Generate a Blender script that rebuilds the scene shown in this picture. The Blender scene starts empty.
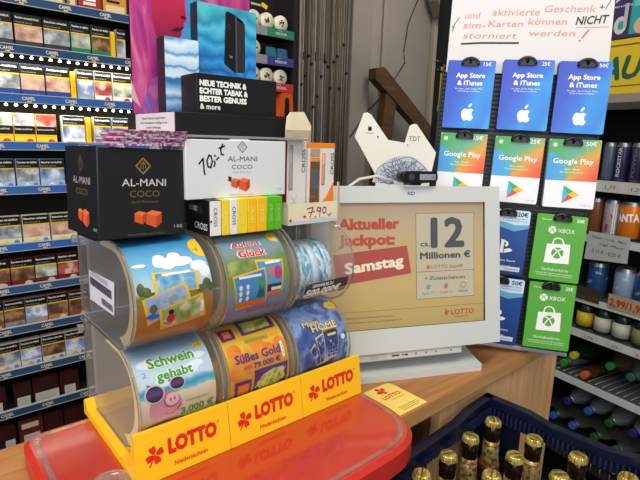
import bpy, bmesh, math, random
from mathutils import Vector, Matrix
random.seed(7)
SC = bpy.context.scene
COL = SC.collection
PI = math.pi
def R(d): return math.radians(d)

# ------------------------------------------------------------------ materials
def lin(c):
    return c/12.92 if c <= .04045 else ((c+.055)/1.055)**2.4
def rgb(h):
    h = h.lstrip('#')
    return tuple(lin(int(h[i:i+2], 16)/255) for i in (0, 2, 4)) + (1,)
_M = {}
def mat(name, col='#808080', rough=.5, metal=0., spec=.5, emit=None, es=0., trans=0., ior=1.45, coat=0.):
    if name in _M: return _M[name]
    m = bpy.data.materials.new(name); m.use_nodes = True
    b = m.node_tree.nodes['Principled BSDF']
    b.inputs['Base Color'].default_value = rgb(col)
    b.inputs['Roughness'].default_value = rough
    b.inputs['Metallic'].default_value = metal
    b.inputs['Specular IOR Level'].default_value = spec
    b.inputs['Transmission Weight'].default_value = trans
    b.inputs['IOR'].default_value = ior
    b.inputs['Coat Weight'].default_value = coat
    if emit:
        b.inputs['Emission Color'].default_value = rgb(emit)
        b.inputs['Emission Strength'].default_value = es
    m.diffuse_color = rgb(col)
    _M[name] = m
    return m
def noise_mat(name, cols, scale=8, stretch=(1, 1, 1), rough=.5, detail=4, coord='Object', spec=.5, metal=0, distort=0., bump=0.):
    """procedural colour from stretched noise through a ramp"""
    if name in _M: return _M[name]
    m = mat(name, cols[0][1], rough, metal, spec); nt = m.node_tree; b = nt.nodes['Principled BSDF']
    tc = nt.nodes.new('ShaderNodeTexCoord'); mp = nt.nodes.new('ShaderNodeMapping'); mp.inputs['Scale'].default_value = stretch
    nz = nt.nodes.new('ShaderNodeTexNoise'); nz.inputs['Scale'].default_value = scale; nz.inputs['Detail'].default_value = detail
    nz.inputs['Distortion'].default_value = distort
    rp = nt.nodes.new('ShaderNodeValToRGB')
    el = rp.color_ramp.elements
    el[0].position, el[0].color = cols[0][0], rgb(cols[0][1])
    el[1].position, el[1].color = cols[-1][0], rgb(cols[-1][1])
    for p, c in cols[1:-1]:
        e = el.new(p); e.color = rgb(c)
    L = nt.links.new
    L(tc.outputs[coord], mp.inputs['Vector']); L(mp.outputs['Vector'], nz.inputs['Vector'])
    L(nz.outputs['Fac'], rp.inputs['Fac']); L(rp.outputs['Color'], b.inputs['Base Color'])
    if bump:
        bp = nt.nodes.new('ShaderNodeBump'); bp.inputs['Strength'].default_value = bump; bp.inputs['Distance'].default_value = .002
        L(nz.outputs['Fac'], bp.inputs['Height']); L(bp.outputs['Normal'], b.inputs['Normal'])
    return m
def print_mat(name, ramp, axis='V', wobble=.0, wscale=4, rough=.4, spec=.5, interp='LINEAR', emit=0., mix=None):
    """printed artwork: a colour ramp running along the sheet's own UV, bent by noise"""
    if name in _M: return _M[name]
    m = mat(name, ramp[0][1], rough, 0, spec); nt = m.node_tree; b = nt.nodes['Principled BSDF']; L = nt.links.new
    uv = nt.nodes.new('ShaderNodeUVMap'); sp = nt.nodes.new('ShaderNodeSeparateXYZ'); L(uv.outputs['UV'], sp.inputs[0])
    src = sp.outputs['Y' if axis == 'V' else 'X']
    if axis == 'D':
        md = nt.nodes.new('ShaderNodeMath'); md.operation = 'MULTIPLY_ADD'; md.inputs[1].default_value = -.75; L(sp.outputs['Y'], md.inputs[0]); L(sp.outputs['X'], md.inputs[2])
        md2 = nt.nodes.new('ShaderNodeMath'); md2.operation = 'MULTIPLY_ADD'; md2.inputs[1].default_value = 1/1.75; md2.inputs[2].default_value = .75/1.75; L(md.outputs[0], md2.inputs[0]); src = md2.outputs[0]
    if wobble:
        nz = nt.nodes.new('ShaderNodeTexNoise'); nz.inputs['Scale'].default_value = wscale; nz.inputs['Detail'].default_value = 3
        L(uv.outputs['UV'], nz.inputs['Vector'])
        mm = nt.nodes.new('ShaderNodeMath'); mm.operation = 'MULTIPLY_ADD'; mm.inputs[1].default_value = wobble
        L(nz.outputs['Fac'], mm.inputs[0]); L(src, mm.inputs[2])
        ms = nt.nodes.new('ShaderNodeMath'); ms.operation = 'SUBTRACT'; ms.inputs[1].default_value = wobble*.5
        L(mm.outputs[0], ms.inputs[0]); src = ms.outputs[0]
    rp = nt.nodes.new('ShaderNodeValToRGB'); rp.color_ramp.interpolation = interp
    el = rp.color_ramp.elements
    el[0].position, el[0].color = ramp[0][0], rgb(ramp[0][1]); el[1].position, el[1].color = ramp[-1][0], rgb(ramp[-1][1])
    for p, c in ramp[1:-1]:
        e = el.new(p); e.color = rgb(c)
    L(src, rp.inputs['Fac']); L(rp.outputs['Color'], b.inputs['Base Color'])
    if emit:
        L(rp.outputs['Color'], b.inputs['Emission Color']); b.inputs['Emission Strength'].default_value = emit
    return m
def translucent(m, f=.35):
    """let a thin sheet pass some light through"""
    nt = m.node_tree; b = nt.nodes['Principled BSDF']; out = nt.nodes['Material Output']
    if any(n.type == 'MIX_SHADER' for n in nt.nodes): return m
    tl = nt.nodes.new('ShaderNodeBsdfTranslucent'); mx = nt.nodes.new('ShaderNodeMixShader'); mx.inputs[0].default_value = f
    src = b.inputs['Base Color']
    if src.is_linked: nt.links.new(src.links[0].from_socket, tl.inputs[0])
    else: tl.inputs[0].default_value = src.default_value
    nt.links.new(b.outputs[0], mx.inputs[1]); nt.links.new(tl.outputs[0], mx.inputs[2]); nt.links.new(mx.outputs[0], out.inputs[0])
    return m
def clear_mat(name, tint='#ffffff', haze=.06, hazecol='#c8c8c4', gloss=.12, rough=.06):
    """thin clear plastic: mostly see-through, a little milky, with a sheen"""
    if name in _M: return _M[name]
    m = bpy.data.materials.new(name); m.use_nodes = True; nt = m.node_tree; nt.nodes.clear(); L = nt.links.new
    out = nt.nodes.new('ShaderNodeOutputMaterial'); tr = nt.nodes.new('ShaderNodeBsdfTransparent'); tr.inputs[0].default_value = rgb(tint)
    df = nt.nodes.new('ShaderNodeBsdfDiffuse'); df.inputs[0].default_value = rgb(hazecol)
    gl = nt.nodes.new('ShaderNodeBsdfGlossy'); gl.inputs['Roughness'].default_value = rough
    m1 = nt.nodes.new('ShaderNodeMixShader'); m1.inputs[0].default_value = haze
    L(tr.outputs[0], m1.inputs[1]); L(df.outputs[0], m1.inputs[2])
    lw = nt.nodes.new('ShaderNodeLayerWeight'); lw.inputs['Blend'].default_value = .25
    ml = nt.nodes.new('ShaderNodeMath'); ml.operation = 'MULTIPLY_ADD'; ml.inputs[1].default_value = .5; ml.inputs[2].default_value = gloss*.3
    L(lw.outputs['Fresnel'], ml.inputs[0])
    m2 = nt.nodes.new('ShaderNodeMixShader'); L(ml.outputs[0], m2.inputs[0]); L(m1.outputs[0], m2.inputs[1]); L(gl.outputs[0], m2.inputs[2])
    L(m2.outputs[0], out.inputs[0])
    _M[name] = m
    return m

# ------------------------------------------------------------------ lettering cache
_T = {}
def text_polys(s, bold=0., shear=0.):
    """polygons of a string at cap height 1, left edge at 0; returns (polys, width)"""
    k = (s, bold, shear)
    if k in _T: return _T[k]
    cu = bpy.data.curves.new('tmp', 'FONT'); cu.body = s; cu.size = 1.0; cu.shear = shear; cu.resolution_u = 2; cu.fill_mode = 'FRONT'
    ob = bpy.data.objects.new('tmp', cu); COL.objects.link(ob)
    bpy.context.view_layer.update()
    me = ob.evaluated_get(bpy.context.evaluated_depsgraph_get()).to_mesh()
    vs = [v.co.copy() for v in me.vertices]; ps = [list(p.vertices) for p in me.polygons]
    bpy.data.objects.remove(ob); bpy.data.curves.remove(cu)
    x0 = min((v.x for v in vs), default=0); x1 = max((v.x for v in vs), default=1)
    cap = .729
    out = [([((vs[i].x-x0)/cap, vs[i].y/cap) for i in p], 0) for p in ps]
    W = (x1-x0)/cap
    if bold > 0:      # heavier strokes: the same outline struck several times around its place
        n = 8; base = [p for p, _ in out]; out = []
        for i in range(n):
            dx, dy = bold*math.cos(2*PI*i/n), bold*math.sin(2*PI*i/n)
            out += [([(x+dx, y+dy) for x, y in p], i) for p in base]
    _T[k] = (out, W)
    return _T[k]

def clip_half(poly, v, keep_above):
    out = []
    n = len(poly)
    for i in range(n):
        a, b = poly[i], poly[(i+1) % n]
        ia = (a[1] >= v) if keep_above else (a[1] <= v)
        ib = (b[1] >= v) if keep_above else (b[1] <= v)
        if ia: out.append(a)
        if ia != ib:
            t = (v-a[1])/(b[1]-a[1]); out.append((a[0]+t*(b[0]-a[0]), v))
    return out

# ------------------------------------------------------------------ mesh builder
class MB:
    def __init__(s):
        s.bm = bmesh.new(); s.mats = []; s.uv = s.bm.loops.layers.uv.new('UVMap')
    def mi(s, m):
        if m not in s.mats: s.mats.append(m)
        return s.mats.index(m)
    def face(s, pts, m, uvs=None, smooth=False):
        vs = [s.bm.verts.new(p) for p in pts]
        try: f = s.bm.faces.new(vs)
        except ValueError: return None
        f.material_index = s.mi(m); f.smooth = smooth
        if uvs:
            for l, u in zip(f.loops, uvs): l[s.uv].uv = u
        return f
    def box(s, x0, x1, y0, y1, z0, z1, m, bev=0., seg=2, tf=None, front=None):
        P = [(x, y, z) for z in (z0, z1) for y in (y0, y1) for x in (x0, x1)]
        if tf: P = [tf(p) for p in P]
        vs = [s.bm.verts.new(p) for p in P]
        F = [(0, 2, 3, 1), (4, 5, 7, 6), (0, 1, 5, 4), (2, 6, 7, 3), (0, 4, 6, 2), (1, 3, 7, 5)]
        fs = []
        for k, f in enumerate(F):
            q = s.bm.faces.new([vs[i] for i in f]); q.material_index = s.mi(front if (front and k == 2) else m); fs.append(q)
            for l, u in zip(q.loops, ((0, 0), (1, 0), (1, 1), (0, 1))): l[s.uv].uv = u
        if bev:
            es = {e for f in fs for e in f.edges}
            r = bmesh.ops.bevel(s.bm, geom=list(es), offset=bev, segments=seg, profile=.6, affect='EDGES', clamp_overlap=True)
            for f in r['faces']: f.smooth = True
        return s
    def prism(s, pts, fn, m, d0=0., d1=.01, cap0=True, cap1=True, smooth=False, mside=None):
        """outline pts (a,b) extruded along the third coordinate: fn(a,b,d) -> xyz"""
        n = len(pts)
        A = [s.bm.verts.new(fn(a, b, d0)) for a, b in pts]; B = [s.bm.verts.new(fn(a, b, d1)) for a, b in pts]
        for i in range(n):
            j = (i+1) % n
            f = s.bm.faces.new((A[i], A[j], B[j], B[i])); f.material_index = s.mi(mside or m); f.smooth = smooth
        if cap0:
            f = s.bm.faces.new(A[::-1]); f.material_index = s.mi(m)
        if cap1:
            f = s.bm.faces.new(B); f.material_index = s.mi(m)
        return s
    def lathe(s, prof, m, n=24, org=(0, 0, 0), tf=None, smooth=True, mats=None, crimp=None):
        """profile [(r,z)] turned about z; mats: material per segment"""
        rings = []
        for k, (r, z) in enumerate(prof):
            ring = []
            for i in range(n):
                a = 2*PI*i/n
                rr = r*(1+(crimp if crimp and i % 2 else 0)*(1 if 0 < k < len(prof)-1 else 0))
                p = Vector((org[0]+rr*math.cos(a), org[1]+rr*math.sin(a), org[2]+z))
                ring.append(s.bm.verts.new(tf(p) if tf else p))
            rings.append(ring)
        for k in range(len(rings)-1):
            mm = s.mi(mats[k] if mats else m)
            for i in range(n):
                j = (i+1) % n
                f = s.bm.faces.new((rings[k][i], rings[k][j], rings[k+1][j], rings[k+1][i])); f.material_index = mm; f.smooth = smooth
                for l, u in zip(f.loops, ((i/n, k), ((i+1)/n, k), ((i+1)/n, k+1), (i/n, k+1))): l[s.uv].uv = u
        f = s.bm.faces.new(rings[0][::-1]); f.material_index = s.mi(mats[0] if mats else m)
        f = s.bm.faces.new(rings[-1]); f.material_index = s.mi(mats[-1] if mats else m)
        return s
    def rod(s, p0, p1, r, m, n=10, r1=None, smooth=True):
        p0 = Vector(p0); p1 = Vector(p1); d = (p1-p0).normalized(); q = d.to_track_quat('Z', 'Y').to_matrix()
        L_ = (p1-p0).length
        return s.lathe([(r, 0), (r if r1 is None else r1, L_)], m, n, tf=lambda p: p0+q @ p, smooth=smooth)
    def tube(s, pts, r, m, n=8):
        pts = [Vector(p) for p in pts]; rings = []
        for i, p in enumerate(pts):
            d = (pts[min(i+1, len(pts)-1)]-pts[max(i-1, 0)]).normalized()
            u = d.cross(Vector((0, 0, 1)));  u = u.normalized() if u.length > 1e-4 else Vector((1, 0, 0)); v = d.cross(u)
            rings.append([s.bm.verts.new(p+u*r*math.cos(2*PI*k/n)+v*r*math.sin(2*PI*k/n)) for k in range(n)])
        for i in range(len(rings)-1):
            for k in range(n):
                j = (k+1) % n
                f = s.bm.faces.new((rings[i][k], rings[i][j], rings[i+1][j], rings[i+1][k])); f.material_index = s.mi(m); f.smooth = True
        for rg in (rings[0][::-1], rings[-1]):
            f = s.bm.faces.new(rg); f.material_index = s.mi(m)
        return s
    def ball(s, c, r, m, sc=(1, 1, 1), u=14, v=8):
        prof = [(max(r*math.sin(PI*k/v), 1e-5)*1, -r*math.cos(PI*k/v)) for k in range(v+1)]
        return s.lathe(prof, m, u, tf=lambda p: Vector((c[0]+p.x*sc[0], c[1]+p.y*sc[1], c[2]+p.z*sc[2])))
    def grid(s, fn, nu, nv, m, smooth=True, u0=0., u1=1., v0=0., v1=1.):
        V = [[s.bm.verts.new(fn(u0+(u1-u0)*i/nu, v0+(v1-v0)*j/nv)) for i in range(nu+1)] for j in range(nv+1)]
        for j in range(nv):
            for i in range(nu):
                f = s.bm.faces.new((V[j][i], V[j][i+1], V[j+1][i+1], V[j+1][i])); f.material_index = s.mi(m); f.smooth = smooth
                for l, (a, b) in zip(f.loops, ((i, j), (i+1, j), (i+1, j+1), (i, j+1))): l[s.uv].uv = (a/nu, b/nv)
        return s
    def decal(s, pts, fn, m, strip=None):
        """flat print: polygon (u,v) laid on a surface by fn(u,v)"""
        us = [p[0] for p in pts]; vs = [p[1] for p in pts]; a, b, c, d = min(us), max(us), min(vs), max(vs)
        polys = [pts]
        if strip:
            polys = []; k0 = math.floor(c/strip); k1 = math.ceil(d/strip)
            for k in range(k0, k1):
                q = clip_half(clip_half(pts, k*strip, True), (k+1)*strip, False)
                if len(q) >= 3: polys.append(q)
        for q in polys:
            # drop repeated points
            qq = [p for i, p in enumerate(q) if (abs(p[0]-q[i-1][0])+abs(p[1]-q[i-1][1])) > 1e-7]
            if len(qq) < 3: continue
            s.face([fn(*p) for p in qq], m, [((p[0]-a)/max(b-a, 1e-9), (p[1]-c)/max(d-c, 1e-9)) for p in qq])
        return s
    def rect(s, u0, u1, v0, v1, fn, m, strip=None, rot=0.):
        c = ((u0+u1)/2, (v0+v1)/2); cs, sn = math.cos(R(rot)), math.sin(R(rot))
        P = [(u0, v0), (u1, v0), (u1, v1), (u0, v1)]
        P = [(c[0]+(x-c[0])*cs-(y-c[1])*sn, c[1]+(x-c[0])*sn+(y-c[1])*cs) for x, y in P]
        return s.decal(P, fn, m, strip)
    def disc(s, u, v, ru, rv, fn, m, n=20, strip=None, rot=0., a0=0., a1=360.):
        cs, sn = math.cos(R(rot)), math.sin(R(rot)); P = []
        full = abs(a1-a0) >= 360
        for i in range(n if full else n+1):
            a = R(a0+(a1-a0)*i/n); x, y = ru*math.cos(a), rv*math.sin(a); P.append((u+x*cs-y*sn, v+x*sn+y*cs))
        if not full: P.append((u, v))
        return s.decal(P, fn, m, strip)
    def stroke(s, pts, w, fn, m):
        for (a, b) in zip(pts[:-1], pts[1:]):
            dx, dy = b[0]-a[0], b[1]-a[1]; l = math.hypot(dx, dy) or 1e-6; nx, ny = -dy/l*w/2, dx/l*w/2; ex_, ey_ = dx/l*w*.3, dy/l*w*.3
            s.decal([(a[0]-ex_+nx, a[1]-ey_+ny), (a[0]-ex_-nx, a[1]-ey_-ny), (b[0]+ex_-nx, b[1]+ey_-ny), (b[0]+ex_+nx, b[1]+ey_+ny)], fn, m)
        return s
    def text(s, t, u, v, h, fn, m, w=None, bold=0., shear=0., rot=0., align='L', grow=0.):
        """string with its baseline-left at (u,v), cap height h, squeezed to width w; fn(u,v) -> xyz"""
        polys, W = text_polys(t, bold, shear); sx = (w/W) if w else h
        o = {'L': 0, 'C': -.5, 'R': -1}[align]*W*sx; cs, sn = math.cos(R(rot)), math.sin(R(rot))
        e = .0005; o0 = Vector(fn(u, v)); nn = (Vector(fn(u+e, v))-o0).cross(Vector(fn(u, v+e))-o0)
        nn = nn.normalized() if nn.length > 0 else Vector((0, 0, 0))
        for p, lay in polys:
            q = []
            for a, b in p:
                x, y = a*sx+o, b*h*(1+grow*a/W); q.append((u+x*cs-y*sn, v+x*sn+y*cs))
            s.face([Vector(fn(*k))+nn*(lay*1.2e-5) for k in q], m)
        return s
    def build(s, name, parent=None, weld=False, recalc=True):
        if weld: bmesh.ops.remove_doubles(s.bm, verts=s.bm.verts, dist=1e-6)
        if recalc: bmesh.ops.recalc_face_normals(s.bm, faces=s.bm.faces)
        me = bpy.data.meshes.new(name); s.bm.to_mesh(me); s.bm.free()
        for m in s.mats: me.materials.append(m)
        o = bpy.data.objects.new(name, me); COL.objects.link(o)
        if parent: o.parent = parent
        return o

def tag(o, label=None, cat=None, group=None, kind=None):
    for k, v in (('label', label), ('category', cat), ('group', group), ('kind', kind)):
        if v: o[k] = v
    return o
def thing(name, label, cat, loc=(0, 0, 0), yaw=0., tilt=0., roll=0., group=None):
    """Empty at the base of a thing; local x = width, y = away from its front, z = up"""
    o = bpy.data.objects.new(name, None); COL.objects.link(o); o.empty_display_size = .02
    o.matrix_world = Matrix.Translation(loc) @ frame(yaw, tilt, roll)
    return tag(o, label, cat, group)
def frame(yaw, tilt=0., roll=0.):
    # yaw about z; tilt leans the top backwards; roll lifts the right side
    return (Matrix.Rotation(R(yaw), 4, 'Z') @ Matrix.Rotation(R(-tilt), 4, 'X') @ Matrix.Rotation(R(-roll), 4, 'Y'))
def FR(y=-.0003, x0=0., z0=0.):      # front plane (normal -y) of a local frame
    return lambda u, v: (x0+u, y, z0+v)
def LF(x=-.0003, y1=0., z0=0.):      # left plane (normal -x): u grows towards the front
    return lambda u, v: (x, y1-u, z0+v)
def TOP(z=.0003, x0=0., y0=0.):
    return lambda u, v: (x0+u, y0+v, z)
def copy_tree(o, parent=None):
    c = o.copy(); COL.objects.link(c)
    if parent: c.parent = parent
    for ch in [k for k in o.children]: copy_tree(ch, c)
    return c
ORD = ['first', 'second', 'third', 'fourth', 'fifth', 'sixth', 'seventh', 'eighth', 'ninth', 'tenth']

# common materials
WHITE = mat('white_print', '#f2f2ee', .5); BLACK = mat('black_print', '#0c0c0d', .5); RED = mat('red_print', '#d3231c', .45)
GOLDP = mat('gold_print', '#a98a55', .4); DGREY = mat('dark_grey_print', '#3b3b3d', .5); LGREY = mat('light_grey_print', '#a9aaac', .5)
YEL = mat('yellow_print', '#f6c81e', .45); GRN = mat('green_print', '#3f9b2e', .45); ORNG = mat('orange_print', '#ef7a1c', .45)
BLUE = mat('blue_print', '#2b6fd0', .45); CREAM = mat('cream_board', '#ece2c8', .6); NAVY = mat('navy_print', '#1d2b6b', .45)
CLEAR = clear_mat('clear_acrylic', haze=.02, hazecol='#c8c6c0', gloss=.08)
CLEAR_END = clear_mat('milky_acrylic', haze=.24, hazecol='#d2ccc0', gloss=.10, rough=.2)
CLEAR_RIM = clear_mat('grey_acrylic_rim', tint='#cbc8c2', haze=.34, hazecol='#c4bfb5', gloss=.2, rough=.12)
BLACKP = mat('black_plastic', '#0d0d0e', .35); CARDB = mat('black_carton', '#18191a', .42)
GREYP = mat('grey_plastic', '#a9adaf', .4)

# ------------------------------------------------------------------ camera
cam = bpy.data.cameras.new('camera'); co = bpy.data.objects.new('camera', cam); COL.objects.link(co)
cam.sensor_width = 36; cam.lens = 36*495/640; cam.clip_start = .02
RV = Vector((.7582, -.6513, .0294)); UV_ = Vector((.1064, .1682, .98)); FV = Vector((.6432, .7399, -.1968))
mw = Matrix.Identity(4)
for i in range(3): mw[i][0], mw[i][1], mw[i][2] = RV[i], UV_[i], -FV[i]
q = mw.to_3x3().to_quaternion().to_matrix().to_4x4(); q.translation = Vector((-.1575, -.4342, 1.32)); co.matrix_world = q
SC.camera = co

# ------------------------------------------------------------------ setting
wallm = noise_mat('grey_plaster', [(.3, '#8f8a84'), (.7, '#9b958f')], 3, rough=.9)
floorm = noise_mat('floor_tile', [(.3, '#5d5148'), (.7, '#6d6056')], 4, rough=.6)
b = MB(); b.box(-2.0, 3.6, -1.5, 2.6, -.1, 0, floorm); tag(b.build('floor'), kind='structure')
b = MB()   # back wall right of the curtained doorway, with a shallow pillar
b.box(1.985, 3.6, 1.86, 2.0, 0, 2.7, wallm)
tag(b.build('wall_back'), kind='structure')
b = MB(); b.box(1.992, 2.150, 1.80, 1.86, 0, 2.7, noise_mat('pillar_plaster', [(.3, '#85807b'), (.7, '#908a84')], 3, rough=.9), bev=.008); tag(b.build('pillar'), kind='structure')
b = MB(); b.box(2.30, 2.345, 1.84, 1.86, 0, 2.7, wallm, .006); tag(b.build('trim_1'), kind='structure')
b = MB(); b.box(2.80, 2.88, 1.82, 1.86, 0, 2.7, mat('door_trim', '#a39b8c', .6), .006); b.box(2.9, 3.02, 1.83, 1.86, 0, 2.7, mat('door_trim', '#a39b8c', .6), .006)
tag(b.build('trim_2'), kind='structure')
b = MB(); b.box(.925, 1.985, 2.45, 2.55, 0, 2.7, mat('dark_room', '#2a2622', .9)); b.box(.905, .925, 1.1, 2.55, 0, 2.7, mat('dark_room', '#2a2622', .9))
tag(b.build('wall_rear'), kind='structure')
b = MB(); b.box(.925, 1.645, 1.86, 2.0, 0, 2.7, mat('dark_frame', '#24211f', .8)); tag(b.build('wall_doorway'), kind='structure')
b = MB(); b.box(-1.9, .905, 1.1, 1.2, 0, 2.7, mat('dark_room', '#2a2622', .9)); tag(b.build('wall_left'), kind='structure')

# box high on the wall
b = MB(); b.prism([(2.66, 2.36), (2.98, 2.38), (2.98, 2.205), (2.765, 2.168), (2.70, 2.25)], lambda a, z, d: (a, 1.82-d, z), mat('beige_housing', '#7d756b', .6), 0, .08)
tag(b.build('junction_box'), 'beige angular housing high on the grey wall', 'box')
# cable on the wall
b = MB()
b.tube([(2.68, 1.853, 2.36), (2.633, 1.853, 2.26), (2.575, 1.853, 2.15), (2.5465, 1.853, 2.088), (2.535, 1.853, 2.0), (2.521, 1.853, 1.928), (2.53, 1.853, 1.88), (2.5387, 1.853, 1.8536), (2.49, 1.853, 1.79), (2.438, 1.853, 1.728), (2.34, 1.853, 1.63), (2.2406, 1.853, 1.5421), (2.16, 1.853, 1.50), (2.155, 1.795, 1.49), (2.0923, 1.795, 1.4534), (2.0, 1.795, 1.35)], .0032, mat('cable_grey', '#2f2c2a', .6))
tag(b.build('wall_cable'), 'thin dark cable running down the grey wall', 'cable')
# stair railing
wood_d = noise_mat('dark_brown_wood', [(.25, '#3a2816'), (.55, '#543a20'), (.8, '#654827')], 6, (1, 1, 6), rough=.5)
t = thing('stair_railing', 'dark brown wooden railing beam and post against grey wall', 'railing', (2.19, 1.70, 0))
b = MB(); b.prism([(-.09, 1.69), (-.09, 1.752), (-.02, 1.768), (.035, 1.735), (.59, 1.365), (1.0, 1.08), (1.0, .98), (.60, 1.266), (.02, 1.625)], lambda a, z, d: (a, d, z), wood_d, 0, .06); b.build('handrail', t)
b = MB(); b.prism([(.018, 1.62), (.115, 1.56), (.06, 1.1), (.02, 0.0), (-.085, 0.0), (-.045, 1.1)], lambda a, z, d: (a, d, z), wood_d, .005, .055); b.build('post', t)

# bead curtain
b = MB(); cg = [noise_mat('curtain_grey', [(.3, '#5f5a54'), (.7, '#726c63')], 20, rough=.6), mat('curtain_brown', '#514739', .6), mat('curtain_dark', '#39342f', .6), mat('bead_black', '#100f0f', .4)]
x = 1.610; k = 0
while x < 1.99:
    r = random.choice([.0042, .005, .0062]); m = cg[random.choice([0, 0, 0, 1, 1, 2])]
    b.rod((x, 1.82+random.uniform(-.006, .006), .15), (x+random.uniform(-.002, .002), 1.82, 2.6), r, m, 6)
    for _ in range(1 if k % 2 else 0):
        z = 1.86-.35*math.sin((x-1.6)*8)*random.random()+random.uniform(-.25, .1)
        b.ball((x, 1.812, z), .0085, cg[3], u=8, v=6)
    x += r*2+random.uniform(.0005, .005); k += 1
b.box(1.58, 1.99, 1.81, 1.835, 2.6, 2.63, cg[2])
tag(b.build('bead_curtain'), 'grey and brown string curtain with small black beads in the doorway', 'curtain', kind='stuff')
t = thing('coat_stand', 'slim wooden stand with dark ledge seen behind the string curtain', 'stand', (1.74, 1.90, 0))
b = MB(); b.box(-.012, .022, 0, .03, 0, 2.5, noise_mat('stand_wood', [(.3, '#7a5a35'), (.7, '#94724a')], 9, (1, 1, 3), .5), .004); b.build('post', t)
b = MB(); b.box(-.02, .22, -.03, .05, 1.78, 1.82, mat('ledge_dark', '#171412', .5), .004); b.build('ledge', t)

# ------------------------------------------------------------------ counter
wood = noise_mat('counter_wood', [(.25, '#915f34'), (.5, '#aa7443'), (.75, '#ba824f')], 5, (1.2, 14, 14), rough=.38, distort=.4)
woodl = noise_mat('panel_wood', [(.25, '#cb9b69'), (.5, '#d8aa78'), (.75, '#e2b988')], 5, (14, 14, 1.2), rough=.5, distort=.4)
woode = noise_mat('edge_wood', [(.25, '#b0804e'), (.75, '#c69860')], 5, (1.2, 14, 14), rough=.45)
t = thing('shop_counter', 'brown wooden shop counter with light wood front panel', 'counter', (0, 0, 0))
b = MB(); b.box(-.75, .833, -.045, .205, .926, .95, wood, .0015, front=woode); b.build('worktop', t)
b = MB(); b.box(.446, .822, -.036, -.018, 0.0, .926, woodl, .001); b.build('front_panel', t)
b = MB(); b.box(.824, .838, -.04, .2, 0.0, .926, woodl, .001); b.build('side_panel', t)
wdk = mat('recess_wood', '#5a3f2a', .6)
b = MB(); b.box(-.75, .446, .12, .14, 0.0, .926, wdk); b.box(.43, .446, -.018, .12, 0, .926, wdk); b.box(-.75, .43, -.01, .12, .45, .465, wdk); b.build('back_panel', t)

# ------------------------------------------------------------------ red tray plate
redp = mat('red_plastic', '#b42c1c', .38, 0, .5, coat=1.0)
redp.node_tree.nodes['Principled BSDF'].inputs['Coat Roughness'].default_value = .09; redp.node_tree.nodes['Principled BSDF'].inputs['Coat IOR'].default_value = 1.7; redr = mat('red_rim', '#c23026', .32)
def roundpoly(P, rr, n=8):
    out = []
    for i, (p, r) in enumerate(zip(P, rr)):
        if r <= 0: out.append(p); continue
        a = Vector(P[i-1])-Vector(p); c = Vector(P[(i+1) % len(P)])-Vector(p); a.normalize(); c.normalize()
        p1 = Vector(p)+a*r; p2 = Vector(p)+c*r; pc = Vector(p)
        for k in range(n+1):
            s_ = k/n; w = p1*(1-s_)**2+pc*2*s_*(1-s_)+p2*s_*s_; out.append((w.x, w.y))
    return out
t = thing('money_tray', 'glossy red counter tray under the yellow lottery dispenser', 'tray', (0, 0, .95))
PL = roundpoly([(-.078, .166), (-.078, -.125), (.31, -.118), (.31, .166)], [.02, .02, .075, .02], 10)
b = MB(); b.prism(PL, lambda x, y, d: (x, y, d), redp, .0, .024, smooth=False, mside=redr)
def inset(P, d):
    c = Vector((sum(p[0] for p in P)/len(P), sum(p[1] for p in P)/len(P))); out = []
    for p in P:
        x = p[0]+(d if p[0] < c.x else -d); y = p[1]+(d if p[1] < c.y else -d); out.append((x, y))
    return out
# bevel ring to the raised top
A0 = PL; B0 = roundpoly([(-.073, .161), (-.073, -.12), (.305, -.113), (.305, .161)], [.018, .018, .072, .018], 10)
for i in range(len(A0)):
    j = (i+1) % len(A0); b.face([(A0[i][0], A0[i][1], .024), (A0[j][0], A0[j][1], .024), (B0[j][0], B0[j][1], .0295), (B0[i][0], B0[i][1], .0295)], redr, smooth=True)
b.face([(x, y, .0295) for x, y in B0], redp)
b.build('tray_body', t, recalc=True)
rimc = clear_mat('clear_edge', tint='#e6b9ac', haze=.35, hazecol='#b8a39b', gloss=.3)
b = MB()
A0 = roundpoly([(-.069, .157), (-.069, -.116), (.301, -.109), (.301, .157)], [.018, .018, .07, .018], 10)
B0 = roundpoly([(-.064, .152), (-.064, -.111), (.296, -.104), (.296, .152)], [.016, .016, .067, .016], 10)
for i in range(len(A0)):
    j = (i+1) % len(A0); b.face([(A0[i][0], A0[i][1], .0299), (A0[j][0], A0[j][1], .0299), (B0[j][0], B0[j][1], .0299), (B0[i][0], B0[i][1], .0299)], rimc)
b.build('clear_border', t)
# coin dish
t = tag(MB().lathe([(.001, .0005), (.019, .0005), (.020, .002), (.016, .0035), (.012, .0025), (.009, .0045), (.001, .0045)], clear_mat('clear_dish', haze=.12, gloss=.5, hazecol='#e9d8d2'), 28).build('coin_dish'), 'small round clear plastic dish on the red tray', 'dish')
t.location = (-.024, .024, .9797)

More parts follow.
